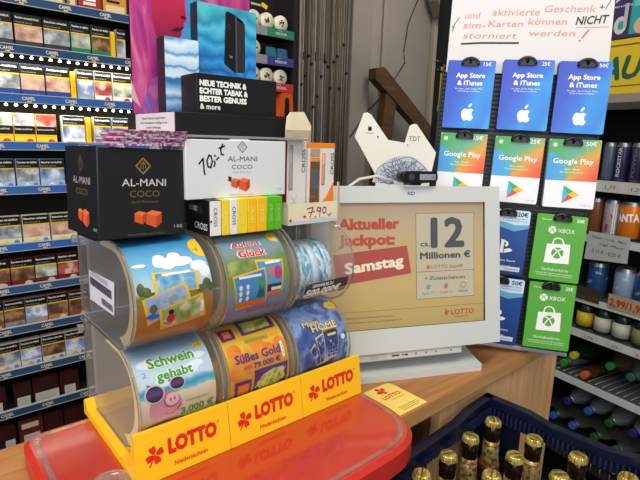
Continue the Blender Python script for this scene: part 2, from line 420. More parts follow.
# ------------------------------------------------------------------ lottery dispenser
Z0 = .98
YC = .07; ZU, ZL = 1.158, 1.046
RS, RL = .0568, .0548
lotY = mat('lotto_yellow', '#fbc21c', .32); lotR = mat('lotto_red', '#d62a14', .4)
disp = thing('lottery_ticket_dispenser', 'yellow based clear lottery ticket dispenser with six printed drums', 'dispenser', (0, 0, 0))
prof = [(0, 0), (.008, .052), (.0125, .052), (.018, .026), (.03, .0135), (.05, .0085), (.16, .0085), (.170, .021), (.176, .017), (.176, 0)]
def clover(b, u, v, s_, fn, m):
    for a in (20, 110, 200, 290):
        P = []
        for k in range(17):
            q_ = 2*PI*k/16; x_ = .30*math.cos(q_)*(1.0); y_ = .52+.42*math.sin(q_)
            w_ = .55+.45*(y_/.94)
            if y_ > .78: y_ -= .16*max(0, 1-abs(x_)/.14)
            P.append((x_*w_*1.25, y_))
        ca, sa = math.cos(R(a)), math.sin(R(a))
        b.decal([(u+s_*(x_*ca-y_*sa), v+s_*(x_*sa+y_*ca)) for x_, y_ in P], fn, m)
    b.stroke([(u, v), (u-.55*s_, v-.9*s_)], .13*s_, fn, m)
for k, (x0, x1) in enumerate(((-.0065, .0978), (.0985, .2008), (.2015, .304))):
    b = MB(); b.prism(prof, lambda y, z, d: (d, y, Z0+z), lotY, x0, x1); bs = b.build('base_panel', disp)
    fn = (lambda x0: lambda u, v: (x0+u, .008*v/.052-.0004, Z0+v))(x0)
    b = MB(); clover(b, .0195, .0265, .0112, fn, lotR)
    b.text('LOTTO', .0345, .0230, .0150, fn, lotR, w=.0535, bold=.095)
    b.text('Niedersachsen', .039, .0085, .0050, fn, lotR, w=.037, bold=.02)
    b.text('®', .0895, .035, .003, fn, lotR)
    b.build('lettering', bs)
    if k:
        b = MB(); b.box(x0-.0008, x0, .001, .175, Z0+.001, Z0+.05, mat('seam_shadow_gap', '#8a5f10', .6), tf=lambda p: p if p[2] < Z0+.03 else (p[0], p[1]+.0075 if p[1] < .05 else .0125, p[2])); b.build('seam', bs)

def dmap(zc, r, h=0.):
    def f(x, th):
        if th < 0: return (x, YC+(-th)*PI/180*r, zc+r+h)
        if th > 180: return (x, YC+(th-180)*PI/180*r, zc-r-h)
        return (x, YC-(r+h)*math.sin(R(th)), zc+(r+h)*math.cos(R(th)))
    return f
def dprofile(zc, r, yb=.19, n=22):
    P = [(YC-r*math.sin(PI*k/n), zc+r*math.cos(PI*k/n)) for k in range(n+1)]
    return P+[(yb-.006, zc-r), (yb, zc-r+.006), (yb, zc+r-.006), (yb-.006, zc+r)]
LABELM = {}
def drum(x0, x1, zc, lx0, lx1, art, desc):
    P = dprofile(zc, RS); n = len(P)
    b = MB()
    V = [[b.bm.verts.new((x, y, z)) for y, z in P] for x in (x0, x1)]
    for i in range(n):
        j = (i+1) % n; f = b.bm.faces.new((V[0][i], V[0][j], V[1][j], V[1][i])); f.material_index = b.mi(CLEAR); f.smooth = True
    d = b.build('ticket_drum', disp); d['label'] = desc
    for s_, xa in ((1, x0), (-1, x1)):
        b = MB(); f0 = b.face([(xa, y, z) for y, z in P], CLEAR_END)
        # raised rim ring
        for i in range(n):
            j = (i+1) % n
            (ya, za), (yb_, zb_) = P[i], P[j]
            sh = lambda y, z, k: (.1+(y-.1)*k, zc+(z-zc)*k)
            o1, o2, i1, i2 = (ya, za), (yb_, zb_), sh(ya, za, .965), sh(yb_, zb_, .965)
            b.face([(xa-s_*.0016, *o1), (xa-s_*.0016, *o2), (xa-s_*.0016, *i2), (xa-s_*.0016, *i1)], CLEAR_RIM)
            b.face([(xa-s_*.0016, *o1), (xa+s_*.0008, *o1), (xa+s_*.0008, *o2), (xa-s_*.0016, *o2)], CLEAR_RIM, smooth=True)
        b.build('end_plate', d)
        if art:
            b = MB(); xr = (lx0+.0006) if s_ > 0 else (lx1-.0006)
            for k in range(40):
                q0, q1 = -44+k*5.3, -44+(k+1)*5.3
                def ip(t_): return (xr, YC+.010+(-t_)*PI/180*.05, zc+.045) if t_ < 0 else (xr, YC+.0100-.0440*math.sin(R(t_)), zc-.001+.0460*math.cos(R(t_)))
                b.face([dmap(zc, RL-.0008)(xr, q0), dmap(zc, RL-.0008)(xr, q1), ip(q1), ip(q0)], mat('lining_cream', '#fbe9ac', .6))
            b.build('paper_lining', d)
    if art:
        b = MB(); f = dmap(zc, RL)
        b.grid(lambda u, v: f(lx0+(lx1-lx0)*u, 168-v*(168+48)), 4, 36, art)
        g = dmap(zc, RL-.0007)
        b.grid(lambda u, v: g(lx0+(lx1-lx0)*u, 168-v*(168+48)), 4, 36, translucent(mat('label_back_cream', '#e6dcb4', .6), .5))
        # paper edge
        for xe in (lx0, lx1):
            b.grid(lambda u, v: dmap(zc, RL-.0007*(1-u))(xe, 168-v*216), 1, 36, translucent(mat('label_back_cream', '#e6dcb4', .6), .5))
        lb = b.build('label_sheet', d, recalc=False)
    else: lb = None
    # ticket store inside: grey back wall and coil
    b = MB(); b.box(x0+.006, x1-.006, .172, .184, zc-.048, zc+.048, mat('drum_inner_grey', '#8f8a82', .6)); b.build('back_wall', d)
    return d, lb
SKY1 = print_mat('label_sky_field', [(0, '#8f5312'), (.20, '#cf8a2c'), (.36, '#b97f2c'), (.405, '#7f8d42'), (.43, '#e4f2f6'), (.52, '#84c8ea'), (.70, '#2b96d6'), (1, '#0f62ac')], wobble=.05, wscale=6, rough=.4)
SKY2 = print_mat('label_green_hills', [(0, '#7f93c9'), (.22, '#86a6d2'), (.30, '#8fa9c4'), (.40, '#93a64e'), (.50, '#6f9458'), (.56, '#8f9ea6'), (.62, '#6f9fc0'), (.66, '#a9bcc4'), (.70, '#5f93b8'), (.76, '#8fb3c6'), (1, '#6da4c9')], wobble=.10, wscale=3, rough=.4)
SKY4 = print_mat('label_beach', [(0, '#dcbb8f'), (.36, '#ecd9b9'), (.425, '#f2e2c6'), (.432, '#8cd0cf'), (.455, '#2a9fc6'), (.472, '#67b6dd'), (.49, '#cfe2ee'), (.6, '#b4d4ea'), (.72, '#8dbbe0'), (1, '#5a9bd0')], wobble=.05, wscale=5, rough=.4)
GOLD5 = print_mat('label_honey', [(0, '#e69a1f'), (.3, '#f0b42a'), (.45, '#e8a024'), (.55, '#f4c22c'), (.7, '#f2bc28'), (.8, '#e8a828'), (1, '#f0bc2c')], wobble=.25, wscale=7, rough=.4)
BLU6 = noise_mat('label_blue_night', [(.3, '#2c3f86'), (.43, '#4767ad'), (.52, '#8fadde'), (.60, '#4a68b4'), (.70, '#b4c8ea'), (.8, '#dfe8f6')], 26, (1, 1, 1), rough=.4, detail=6)
for m_ in (SKY1, SKY2, SKY4, GOLD5, BLU6): translucent(m_, .15)
d1, l1 = drum(.004, .096, ZU, .0058, .0862, SKY1, 'drum with a blue sky and field label')
d2, l2 = drum(.104, .194, ZU, .1062, .187, SKY2, 'drum with a green hills label')
d3, l3 = drum(.202, .291, ZU, 0, 0, None, 'clear drum without a label')
d4, l4 = drum(.004, .096, ZL, .0058, .0885, SKY4, 'drum with a beach and pig label')
d5, l5 = drum(.104, .194, ZL, .1062, .189, GOLD5, 'drum with an orange and purple label')
d6, l6 = drum(.202, .291, ZL, .2045, .2885, BLU6, 'drum with a blue label')

def dl(zc, h): return dmap(zc, RL, h)
ST = 4.0
tick_blue = noise_mat('ticket_art_blue', [(.3, '#3f86c6'), (.5, '#7fb9dd'), (.62, '#bcd8d6'), (.75, '#5d8f5e')], 90, rough=.45)
tick_green = noise_mat('ticket_art_green', [(.3, '#7f9a4b'), (.5, '#b8bf78'), (.62, '#e4dcb8'), (.75, '#8c6a40')], 90, rough=.45)
tick_navy = noise_mat('ticket_art_navy', [(.35, '#20306e'), (.5, '#3b55a0'), (.62, '#8faad6'), (.75, '#e1e6ee')], 160, rough=.45)
gummy = noise_mat('gummy_art', [(.3, '#5b8c2e'), (.45, '#a8b83a'), (.6, '#e6d878'), (.75, '#7d9a35')], 120, rough=.45)
# label 1
def ticket(b, P, fn_, border, inner, k=.86, strip=ST):
    cx = sum(p[0] for p in P)/4; cy = sum(p[1] for p in P)/4
    b.decal(P, fn_(.0004), border, strip); b.decal([(cx+(x-cx)*k*1.02, cy+(y-cy)*k) for x, y in P], fn_(.0006), inner, strip)
b = MB(); z = ZU
cloudm = noise_mat('cloud_print', [(.3, '#dfe9ee'), (.7, '#ffffff')], 60, rough=.4)
for (x, th, rx, ry) in ((.034, 46, .0055, 6), (.043, 48, .009, 7), (.052, 41, .007, 6), (.061, 47, .009, 5), (.036, 41, .006, 5), (.056, 49, .014, 4), (.0145, 47, .007, 2), (.075, 55, .009, 6), (.080, 62, .006, 7)):
    b.disc(x, th, rx, ry, dl(z, .00025), cloudm, 14, ST)
for (x, th, rx, ry) in ((.011, 72, .004, 7), (.016, 75, .005, 5), (.080, 76, .005, 6), (.073, 80, .006, 4), (.084, 80, .003, 5), (.022, 79, .006, 3)):
    b.disc(x, th, rx, ry, dl(z, .0003), noise_mat('bush_print', [(.3, '#35502a'), (.7, '#6d7c3c')], 140, rough=.5), 12, ST)
b.disc(.0855, 31, .013, 15, dl(z, .0003), YEL, 16, ST, a0=90, a1=270)
b.text('1€', .075, 37, 4, lambda u, v: dl(z, .0008)(u, 74-v), GRN, w=.006)
ticket(b, [(.0245, 56), (.072, 61), (.0705, 81), (.024, 79)], lambda h: dl(z, .0001+h), YEL, tick_blue, .86)
b.rect(.034, .064, 59, 61.5, dl(z, .0009), WHITE, ST)
ticket(b, [(.0105, 82), (.057, 70.5), (.061, 88), (.0165, 112)], lambda h: dl(z, .0004+h), YEL, noise_mat('ticket_art_lilac', [(.3, '#7da2d2'), (.5, '#a9bfe0'), (.62, '#8f9f6c'), (.75, '#d8dff0')], 90, rough=.45), .86)
b.disc(.0215, 93, .004, 5, dl(z, .0013), noise_mat('bush_print', [(.3, '#35502a'), (.7, '#6d7c3c')], 140), 10, ST); b.disc(.021, 101, .007, 3, dl(z, .0013), BLUE, 10, ST)
ticket(b, [(.0268, 95), (.0735, 85), (.079, 113), (.0305, 121)], lambda h: dl(z, .0008+h), YEL, tick_green, .87)
b.disc(.0395, 107, .0045, 5.5, dl(z, .0017), RED, 10, ST); b.disc(.0395, 99.5, .003, 3, dl(z, .0017), BLACK, 10, ST)
b.rect(.0715, .075, 93, 106, dl(z, .0017), WHITE, ST)
b.text('3 x', .040, 62.5, 1, lambda u, v: dl(z, .0014)(u, v), RED, w=.0001)
b.build('label_print', l1)
# label 2
b = MB(); up = lambda zc, h, base: (lambda u, v: dl(zc, h)(u, base-v))
for (t_, x, w, base, hh, rot) in (('Auf ins', .1205, .037, 40.5, 7, 0), ('Glück', .1245, .035, 54.5, 9.5, 0)):
    b.text(t_, x-.0008, 0, hh, up(z, .0004, base), WHITE, w=w+.0016, bold=.11)
    b.text(t_, x, 0, hh, up(z, .0007, base), RED, w=w, bold=.045)
for (x, th, rx, ry) in ((.118, 62, .012, 5), (.127, 66, .012, 6), (.114, 70, .01, 7), (.135, 61, .01, 3)):
    b.disc(x, th, rx, ry, dl(z, .0002), noise_mat('meadow_print', [(.3, '#5f8040'), (.7, '#a5b35c')], 80, rough=.45), 14, ST)
ticket(b, [(.1425, 59), (.180, 63), (.1765, 107), (.1455, 105)], lambda h: dl(z, .0001+h), YEL, print_mat('ticket_balloons', [(0, '#4f93cc'), (.5, '#5da6d8'), (1, '#7bb8de')], wobble=.1), .88)
b.disc(.171, 78, .0055, 8, dl(z, .0010), mat('balloon_magenta', '#d0317f', .45), 16, ST); b.disc(.1615, 76, .003, 6, dl(z, .0010), ORNG, 12, ST)
b.rect(.155, .1755, 63.5, 66.5, dl(z, .0010), WHITE, ST); b.rect(.1515, .1745, 91, 100, dl(z, .0009), mat('loco_dark', '#262c38', .5), ST); b.rect(.1605, .1745, 95, 99, dl(z, .0012), WHITE, ST)
b.rect(.1475, .176, 101, 106, dl(z, .0009), ORNG, ST)
ticket(b, [(.110, 75), (.1535, 69.5), (.1555, 112), (.1155, 118)], lambda h: dl(z, .0008+h), YEL, print_mat('ticket_tower', [(0, '#3c86c4'), (.5, '#4aa0da'), (1, '#3f8fce')], wobble=.1), .9)
b.rect(.118, .147, 76, 79, dl(z, .0017), WHITE, ST, rot=0); b.rect(.1145, .1525, 107, 114, dl(z, .0017), ORNG, ST)
b.decal([(.1405, 104), (.1445, 86), (.1485, 86), (.1515, 104)], dl(z, .0017), mat('tower_teal', '#2a5f72', .5), ST); b.rect(.1445, .149, 80, 93, dl(z, .0019), GRN, ST)
for i in range(3):
    for j in range(2): b.disc(.1195+.009*j, 89+7*i, .0022, 3.2, dl(z, .0017), WHITE, 10)
b.disc(.184, 30, .012, 9, dl(z, .0002), YEL, 14, ST, a0=90, a1=270)
b.text('gewinnen Sie bis zu', .133, 0, 2.6, up(z, .0004, 121), RED, w=.045); b.text('20.000 €', .133, 0, 3.4, up(z, .0004, 126), RED, w=.045, bold=.03)
b.build('label_print', l2)
# label 4: beach with a piggy bank in sunglasses
b = MB(); z = ZL
for (t_, x, w, base, hh) in (('Schwein', .021, .050, 44, 12), ('gehabt', .0265, .039, 59, 10)):
    b.text(t_, x-.0008, 0, hh, up(z, .0003, base), WHITE, w=w+.0016, bold=.12)
    b.text(t_, x, 0, hh, up(z, .0006, base), GRN, w=w, bold=.05)
for (x, th, rx, ry) in ((.02, 38, .011, 5), (.06, 56, .013, 5), (.07, 51, .01, 4), (.04, 63, .014, 4), (.075, 42, .009, 4)):
    b.disc(x, th, rx, ry, dl(z, .00012), mat('cloud_pale', '#d9e6f0', .45), 14, ST)
pig = print_mat('pig_pink', [(0, '#b96f7d'), (.5, '#d795a2'), (1, '#e7b4bd')], rough=.4); pigd = mat('pig_dark_pink', '#a35d6d', .4); pigl = mat('pig_light', '#e9bcc4', .4)
b.disc(.031, 88, .0175, 17, dl(z, .0004), pig, 28, ST)
b.decal([(.0165, 68), (.0135, 59), (.0225, 63)], dl(z, .0004), pigd); b.decal([(.036, 62), (.043, 55), (.044, 65)], dl(z, .0004), pigd)
b.disc(.0375, 82, .0085, 8, dl(z, .0007), pigd, 22, ST); b.disc(.038, 81, .0075, 7, dl(z, .0009), pigl, 22, ST)
b.disc(.036, 81, .0011, 2, dl(z, .0011), pigd, 8); b.disc(.0405, 80.5, .0011, 2, dl(z, .0011), pigd, 8)
b.stroke([(.030, 95), (.036, 97), (.043, 94), (.047, 88)], .0012, dl(z, .0009), mat('pig_mouth', '#6d3440', .5))
b.decal([(.010, 106), (.030, 103), (.05, 106), (.05, 112), (.01, 112)], dl(z, .0006), mat('dune_brown', '#8c6a3f', .5), ST)
lensm = print_mat('sunglass_lens', [(0, '#22162e'), (.5, '#5a3a78'), (.8, '#2b1a3a'), (1, '#140f1c')], rough=.2); frm = mat('sunglass_frame', '#cfc9d0', .3)
for (x, th, rx, ry, ro) in ((.0205, 71, .0105, 9.5, 0), (.0455, 66, .009, 7, 0)):
    b.disc(x, th, rx, ry, dl(z, .0010), frm, 22, ST); b.disc(x, th, rx*.87, ry*.86, dl(z, .0013), lensm, 22, ST)
b.stroke([(.030, 68), (.037, 65)], .0016, dl(z, .0012), frm)
b.text('Höchstgewinn', .053, 0, 3.2, up(z, .0004, 90), GRN, w=.026)
b.text('3.000 €', .0475, 0, 8, up(z, .0004, 103), GRN, w=.037, bold=.05)
b.rect(.075, .0865, 26, 33, dl(z, .0003), YEL, ST); b.text('1€', .077, 0, 4, up(z, .0006, 32), GRN, w=.007)
b.text('2', .0125, 0, 6, up(z, .0004, 52), mat('mark_steel', '#6f93b5', .5), w=.004)
b.build('label_print', l4)
# label 5
b = MB(); PUR = mat('purple_print', '#5b2a7a', .45)
honey = noise_mat('honey_blob', [(.3, '#d9741c'), (.7, '#e99a2c')], 60, rough=.4)
for (x, th, r) in ((.122, 66, .011), (.113, 78, .008), (.15, 50, .010), (.173, 66, .010), (.135, 74, .009), (.18, 55, .008), (.12, 95, .01), (.16, 62, .012), (.118, 52, .009)):
    b.disc(x, th, r, r*1000/.96*.001*60/57*1000*.0174*57.3/60*1.0 if False else r*1040, dl(z, .00015), honey, 18, ST)
for (t_, x, w, base, hh, m_, bd) in (('Süßes Gold', .1165, .062, 67, 10.5, PUR, .045), ('79.000 €', .139, .037, 77, 6.5, PUR, .04)):
    b.text(t_, x, 0, hh, up(z, .0005, base), m_, w=w, bold=bd)
b.disc(.131, 74, .006, 2.6, dl(z, .0005), mat('honey_brown', '#b36a2a', .5), 14)
b.decal([(.139, 80), (.1865, 80), (.185, 107), (.137, 108)], dl(z, .0005), PUR, ST)
b.decal([(.141, 97), (.15, 88), (.165, 84), (.18, 85), (.182, 100), (.17, 106), (.145, 106)], dl(z, .0008), gummy, ST)
for k in range(5): b.stroke([(.139+.009*k, 103-2*k), (.147+.009*k, 94-2*k)], .0014, dl(z, .0012), CREAM)
b.decal([(.112, 88), (.1345, 89), (.134, 112), (.112, 112)], dl(z, .0005), PUR, ST); b.rect(.116, .131, 93, 106, dl(z, .0008), ORNG, ST)
b.decal([(.137, 10), (.186, 12), (.184, 33), (.136, 35)], dl(z, .0005), PUR, ST); b.decal([(.141, 14), (.18, 14), (.178, 30), (.141, 32)], dl(z, .0008), gummy, ST)
b.decal([(.108, 18), (.128, 20), (.127, 36), (.109, 37)], dl(z, .0005), PUR, ST); b.rect(.113, .123, 23, 33, dl(z, .0008), ORNG, ST)
b.rect(.135, .168, 40, 46, dl(z, .0005), mat('olive_band', '#b0a326', .5), ST); b.text('Spiel für Erwachsene', .137, 0, 2.6, up(z, .0008, 44.5), mat('olive_text', '#6d6a17', .5), w=.029)
b.text('LOTTO', .171, 0, 3, up(z, .0005, 44), ORNG, w=.012)
b.rect(.180, .1835, 54, 74, dl(z, .0008), WHITE, ST)
for k in range(3): b.rect(.1812, .1824, 57+5*k, 60+5*k, dl(z, .0010), LGREY, ST)
b.build('label_print', l5)
# label 6
b = MB(); gld = mat('pale_gold_print', '#e4cf8a', .45)
for (t_, x, w, base, hh) in (('Mein', .222, .026, 47, 8), ('HOME', .2335, .042, 56, 9.5)):
    b.text(t_, x-.0008, 0, hh, up(z, .0004, base), mat('night_outline', '#273774', .5), w=w+.0016, bold=.09); b.text(t_, x, 0, hh, up(z, .0007, base), gld, w=w, bold=.03)
ticket(b, [(.2225, 78), (.232, 70), (.246, 100), (.236, 104)], lambda h: dl(z, .0002+h), gld, tick_navy, .88)
ticket(b, [(.2335, 64), (.248, 60), (.254, 100), (.241, 102)], lambda h: dl(z, .0005+h), gld, tick_navy, .9)
ticket(b, [(.248, 54), (.274, 55.5), (.2685, 97), (.246, 98)], lambda h: dl(z, .0009+h), gld, print_mat('ticket_grid_bg', [(0, '#c9a63c'), (.10, '#27356f'), (.55, '#3b4f94'), (1, '#c3cbe2')], rough=.4), .92)
b.rect(.255, .268, 58.5, 61, dl(z, .0018), BLACK, ST); b.rect(.2545, .269, 63, 66, dl(z, .0018), gld, ST)
for i in range(5):
    for j in range(4): b.rect(.252+.0042*j, .255+.0042*j, 72+4.6*i, 75+4.6*i, dl(z, .0018), tick_navy if (i+j) % 2 else mat('cell_blue', '#16204d', .5))
b.disc(.281, 72, .004, 4, dl(z, .0004), WHITE, 6); b.disc(.284, 22, .010, 8, dl(z, .0003), YEL, 14, ST)
b.text('5€', .281, 0, 4, up(z, .0006, 24), GRN, w=.006)
b.build('label_print', l6)
# clear drum: coil of tickets and its lettering
b = MB(); rollm = noise_mat('ticket_coil', [(.3, '#2f7fa8'), (.45, '#5aa9cb'), (.55, '#d6e4ea'), (.65, '#4c98bd'), (.8, '#8fc6da')], 55, (3, 1, 1), rough=.4)
pr = []; n = 6
for k in range(n):
    xa = .214+.0113*k
    pr += [(.0375, xa), (.0405, xa+.0015), (.0405, xa+.0095), (.0375, xa+.0108)]
b.lathe(pr, rollm, 30, tf=lambda p: Vector((p.z, .082+p.x, ZU-.012+p.y)), mats=[mat('coil_gap', '#1d4f72', .5) if i % 4 == 3 else (rollm if (i//4) % 3 else mat('coil_pale', '#c2d5df', .4)) for i in range(len(pr)-1)])
b.build('ticket_coil', d3)
b = MB(); fn = lambda h: (lambda u, v: dmap(ZU, RS, .0004+h)(u, v)); 
b.decal([(.212, 101), (.284, 101), (.284, 124), (.212, 124)], fn(0), clear_mat('caption_smoke', tint='#8f9498', haze=.45, hazecol='#3a4248', gloss=.1), ST)
b.text('GEWINNE BIS ZU', .223, 0, 4.4, lambda u, v: fn(.0004)(u, 107.5-v), WHITE, w=.034, bold=.03)
b.text('500.000€', .214, 0, 9, lambda u, v: fn(.0004)(u, 118.5-v), WHITE, w=.058, bold=.05, shear=.2)
b.text('Rubbeln und sofort gewinnen', .216, 0, 3, lambda u, v: fn(.0004)(u, 122.8-v), WHITE, w=.055)
b.stroke([(.272, 96), (.2895, 95)], .0016, lambda u, v: fn(.0004)(u, v), WHITE)
b.build('lettering', d3)
# bar code sticker on the end plate and catches
b = MB(); fl = lambda h: (lambda u, v: (.0022-h, u, v))
b.decal([(.1501, 1.1679), (.0648, 1.173), (.0705, 1.1356), (.1516, 1.1323)], fl(0), mat('sticker_white', '#dcd9e2', .5))
for k in range(22):
    a = .075+.0033*k; b.rect(a, a+.0022, 1.152+.0006*k*0, 1.1615, fl(.0003), DGREY)
for k in range(9):
    a = .074+.004*k; b.rect(a, a+.0025, 1.1385, 1.146, fl(.0003), DGREY)
for k in range(3): b.rect(.085, .145, 1.164+.0018*k, 1.165+.0018*k, fl(.0003), LGREY)
b.build('sticker', d1)
for d_, zc in ((d4, ZL), (d1, ZU)):
    b = MB(); b.box(-.003, .004, .188, .198, zc+.035, zc+.042, CLEAR_RIM, .001); b.build('catch', d_)

# ------------------------------------------------------------------ things on top of the dispenser
ZT = ZU+RS+.0005
def cubes(b, u0, v0, s_, fn, dark=False):
    cols = [mat('coal_orange', '#d9582a', .5), mat('coal_orange_light', '#e77a3e', .5), mat('coal_orange_dark', '#b8401f', .5)]
    for (u, v, k) in ((u0, v0+.0015, .85), (u0+s_*1.1, v0, 1.15)):
        s2 = s_*k
        b.decal([(u-s2*.55, v-s2*.45), (u+s2*.2, v-s2*.75), (u+s2*.2, v+s2*.05), (u-s2*.55, v+s2*.3)], fn, cols[0])
        b.decal([(u+s2*.2, v-s2*.75), (u+s2*.62, v-s2*.4), (u+s2*.62, v+s2*.32), (u+s2*.2, v+s2*.05)], fn, cols[2])
        b.decal([(u-s2*.55, v+s2*.3), (u+s2*.2, v+s2*.05), (u+s2*.62, v+s2*.32), (u-s2*.1, v+s2*.5)], fn, cols[1])
def diamond(b, u, v, s_, fn, m):
    for k, w in ((1., .0007), (.8, .0003)):
        P = [(u, v+s_*k), (u+s_*k*.95, v), (u, v-s_*k), (u-s_*k*.95, v), (u, v+s_*k)]; b.stroke(P, w*s_/.0085, fn, m)
    b.stroke([(u-s_*.3, v-s_*.3), (u-s_*.3, v+s_*.1), (u, v+s_*.5), (u+s_*.3, v+s_*.1), (u+s_*.3, v-s_*.3)], .0005*s_/.0085, fn, m); b.stroke([(u, v-s_*.4), (u, v+s_*.3)], .0005*s_/.0085, fn, m)
t = thing('charcoal_box', 'black AL-MANI COCO charcoal carton on the dispenser'.replace('AL-MANI COCO ', '')+', left of the white carton', 'box', (-.0158, .0452, 1.2212), 4, .8, -2.0)
BS = .930
b = MB(); b.box(0, .0966*BS, 0, .0905*BS, .0005, .0945*BS, CARDB, .0012); cb = b.build('carton', t)
b = MB(); b.box(.008, .075, .030, .080, -.0055, .001, CARDB); b.build('shade_gap_slab', t)  # dark slab added to fill the gap, passes for shade under the carton
b = MB(); f = lambda u, v: (u*BS, -.0003, v*BS); whm = mat('box_white_ink', '#c9c9c4', .5)
diamond(b, .0475, .0762, .0085, f, GOLDP); b.text('AL-MANI', .0245, .0552, .0080, f, whm, w=.0485, bold=.005); b.text('COCO', .0325, .0437, .0072, f, mat('dim_gold_print', '#75603d', .5), w=.033, bold=-.005)
b.text('Gold Premium', .034, .0372, .0030, f, mat('dim_gold_print', '#75603d', .5), w=.030); cubes(b, .0435, .0215, .0135, f)
b.text('1 KG', .0830, .0085, .0035, f, whm, w=.0095); b.text('Naturkohle aus Kokos', .0300, .0028, .0026, f, mat('dim_gold_print', '#75603d', .5), w=.041)
fl_ = lambda u, v: (-.0003, (.0905-u)*BS, v*BS); dgp = mat('dim_gold_print', '#75603d', .5)
diamond(b, .047, .0762, .0085, fl_, dgp); b.text('AL-MANI', .0235, .0552, .0080, fl_, mat('dim_white_ink', '#a9a9a5', .5), w=.0485); b.text('COCO', .0315, .0437, .0072, fl_, dgp, w=.033)
cubes(b, .0425, .0215, .0135, fl_); b.text('1 KG', .077, .0085, .0035, fl_, whm, w=.0095)
b.build('lettering', cb)
# leaflet fan on the black carton
lp = [noise_mat('leaflet_purple', [(.3, '#5a2450'), (.44, '#b0346a'), (.52, '#e3cfd8'), (.62, '#4a2a52'), (.75, '#8a3a6a')], 110, (1, .2, .2), rough=.35), noise_mat('leaflet_lilac', [(.3, '#7a6a92'), (.45, '#c9b8cc'), (.55, '#5d4a74'), (.7, '#d8ccd8')], 120, (1, .2, .2), rough=.35), noise_mat('leaflet_pink', [(.3, '#c43a6e'), (.45, '#7a2450'), (.6, '#e0b5c5'), (.8, '#a83a6a')], 120, (1, .2, .2), rough=.35)]
LZ = 1.2212+.0885
for k in range(9):
    b = MB(); b.box(0, .0745-.0012*k, 0, .052, 0, .0016, lp[k % 3], .0002)
    o = b.build('leaflet'); o.matrix_world = Matrix.Translation((-.0010+.0012*k+.0011*(k % 3), .0435+.0006*((k*5) % 4), LZ+.0003+.00168*k)) @ Matrix.Rotation(R(3.6-.5*k), 4, 'Z')
    tag(o, 'purple and pink leaflet in the fanned stack on the black carton', 'leaflet', 'fanned leaflets on the black carton')
b = MB(); b.box(-.0165, -.0035, .048, .125, LZ+.0006, LZ+.0018, clear_mat('sheet_grey', tint='#c5c2c4', haze=.6, hazecol='#a29ea2', gloss=.3)); 
tag(b.build('plastic_sheet'), 'grey plastic sheet lying on the left edge of the black carton', 'sheet')
# row of small boxes
cells = [(.0937, .1086, 'w'), (.1088, .1189, 'y'), (.1191, .1289, 'w'), (.1292, .1417, 'y'), (.1419, .1540, 'o'), (.1542, .1678, 'o'), (.1680, .1788, 'g'), (.1790, .1895, 'g')]
cm = {'w': mat('slim_white', '#e6e6e2', .45), 'y': mat('slim_yellow', '#efd321', .45), 'o': mat('slim_amber', '#f2bf1a', .45), 'g': mat('slim_green', '#58b51e', .45)}
desc = ['black sided slim box with white front, leftmost under the white carton', 'yellow slim box between the two white fronted boxes', 'white slim box between two yellow boxes under the white carton', 'yellow slim box just right of the second white fronted box',
        'middle of the three amber and yellow slim boxes', 'amber slim box touching the green boxes', 'left one of the two green slim boxes', 'right one of the two green slim boxes, at the row end']
for k, ((x0, x1, c), ds) in enumerate(zip(cells, desc)):
    t = thing('cigarillo_box', ds, 'box', (x0, .035, ZT), group='slim boxes under the white carton')
    w = x1-x0; body = mat('slim_black', '#101011', .4) if k == 0 else cm[c]
    b = MB(); b.box(0, w, 0, .055, 0, .0392, body, .0008, front=cm[c]); bx = b.build('carton', t)
    b = MB(); dk = BLACK if c == 'w' else (mat('tint_yellow', '#f6ea8c', .5) if c in 'yo' else mat('tint_green', '#a6dc7c', .5))
    fr = lambda u, v: (w/2+.0022-v, -.0003, .0365-u) if False else (w/2-.002+v, -.0003, .031-u)
    b.text('CROSS', 0, 0, .0042, fr, dk, w=.0205)
    if k == 0:
        b.text('CROSS', .022, .006, .0075, LF(y1=.055), WHITE, w=.029)
        b.rect(.006, .040, .022, .034, LF(-.0004, .055), mat('slim_window', '#2b2a28', .3)); b.rect(.010, .030, .025, .031, LF(-.0007, .055), mat('tan_tube', '#b09468', .4)); b.rect(.022, .028, .025, .031, LF(-.0010, .055), mat('pale_tube', '#b9c2c9', .4))
        b.disc(.0022, .0165, .0012, .0012, FR(-.0004), BLACK, 10)
    b.build('lettering', bx)
# white carton
WB = (.0742, .0475, 1.2547)
t = thing('charcoal_box', 'white charcoal carton with handwritten price, above the slim boxes', 'box', WB)
wcart = mat('white_carton', '#d9dcde', .4)
b = MB(); b.box(0, .1285, 0, .030, 0, .0630, wcart, .001); cb = b.build('carton', t)
WS = .975
b = MB(); f = lambda u, v: (u*WS, -.0003, v*WS); f_b = lambda u, v: (u*WS, -.0005, v*WS); ink = mat('box_dark_ink', '#55565a', .5)
diamond(b, .0700, .0573, .0066, f, ink); b.text('AL-MANI', .0510, .0412, .0058, f, ink, w=.0390); b.text('COCO', .0560, .0325, .0050, f, ink, w=.0275, bold=-.004); b.text('Gold Premium', .057, .0278, .0023, f, LGREY, w=.025)
b.decal([(.0515, .019), (.0555, .018), (.0555, .0235), (.0515, .0245)], f, mat('coal_black', '#2a2420', .5)); cubes(b, .060, .0160, .0110, f_b); b.text('1 KG', .118, .0065, .0028, f, LGREY, w=.008); b.text('Naturkohle aus Kokos', .052, .0022, .0022, f, LGREY, w=.034)
pen = mat('marker_black', '#161616', .5); w = .0018
b.stroke([(.0155, .0385), (.0205, .0445), (.0215, .0300), (.0225, .0270)], w, f, pen)
b.stroke([(.0275, .0475), (.0250, .0420), (.0262, .0355), (.0295, .0345), (.0315, .0410), (.0300, .0470), (.0275, .0480)], w, f, pen)
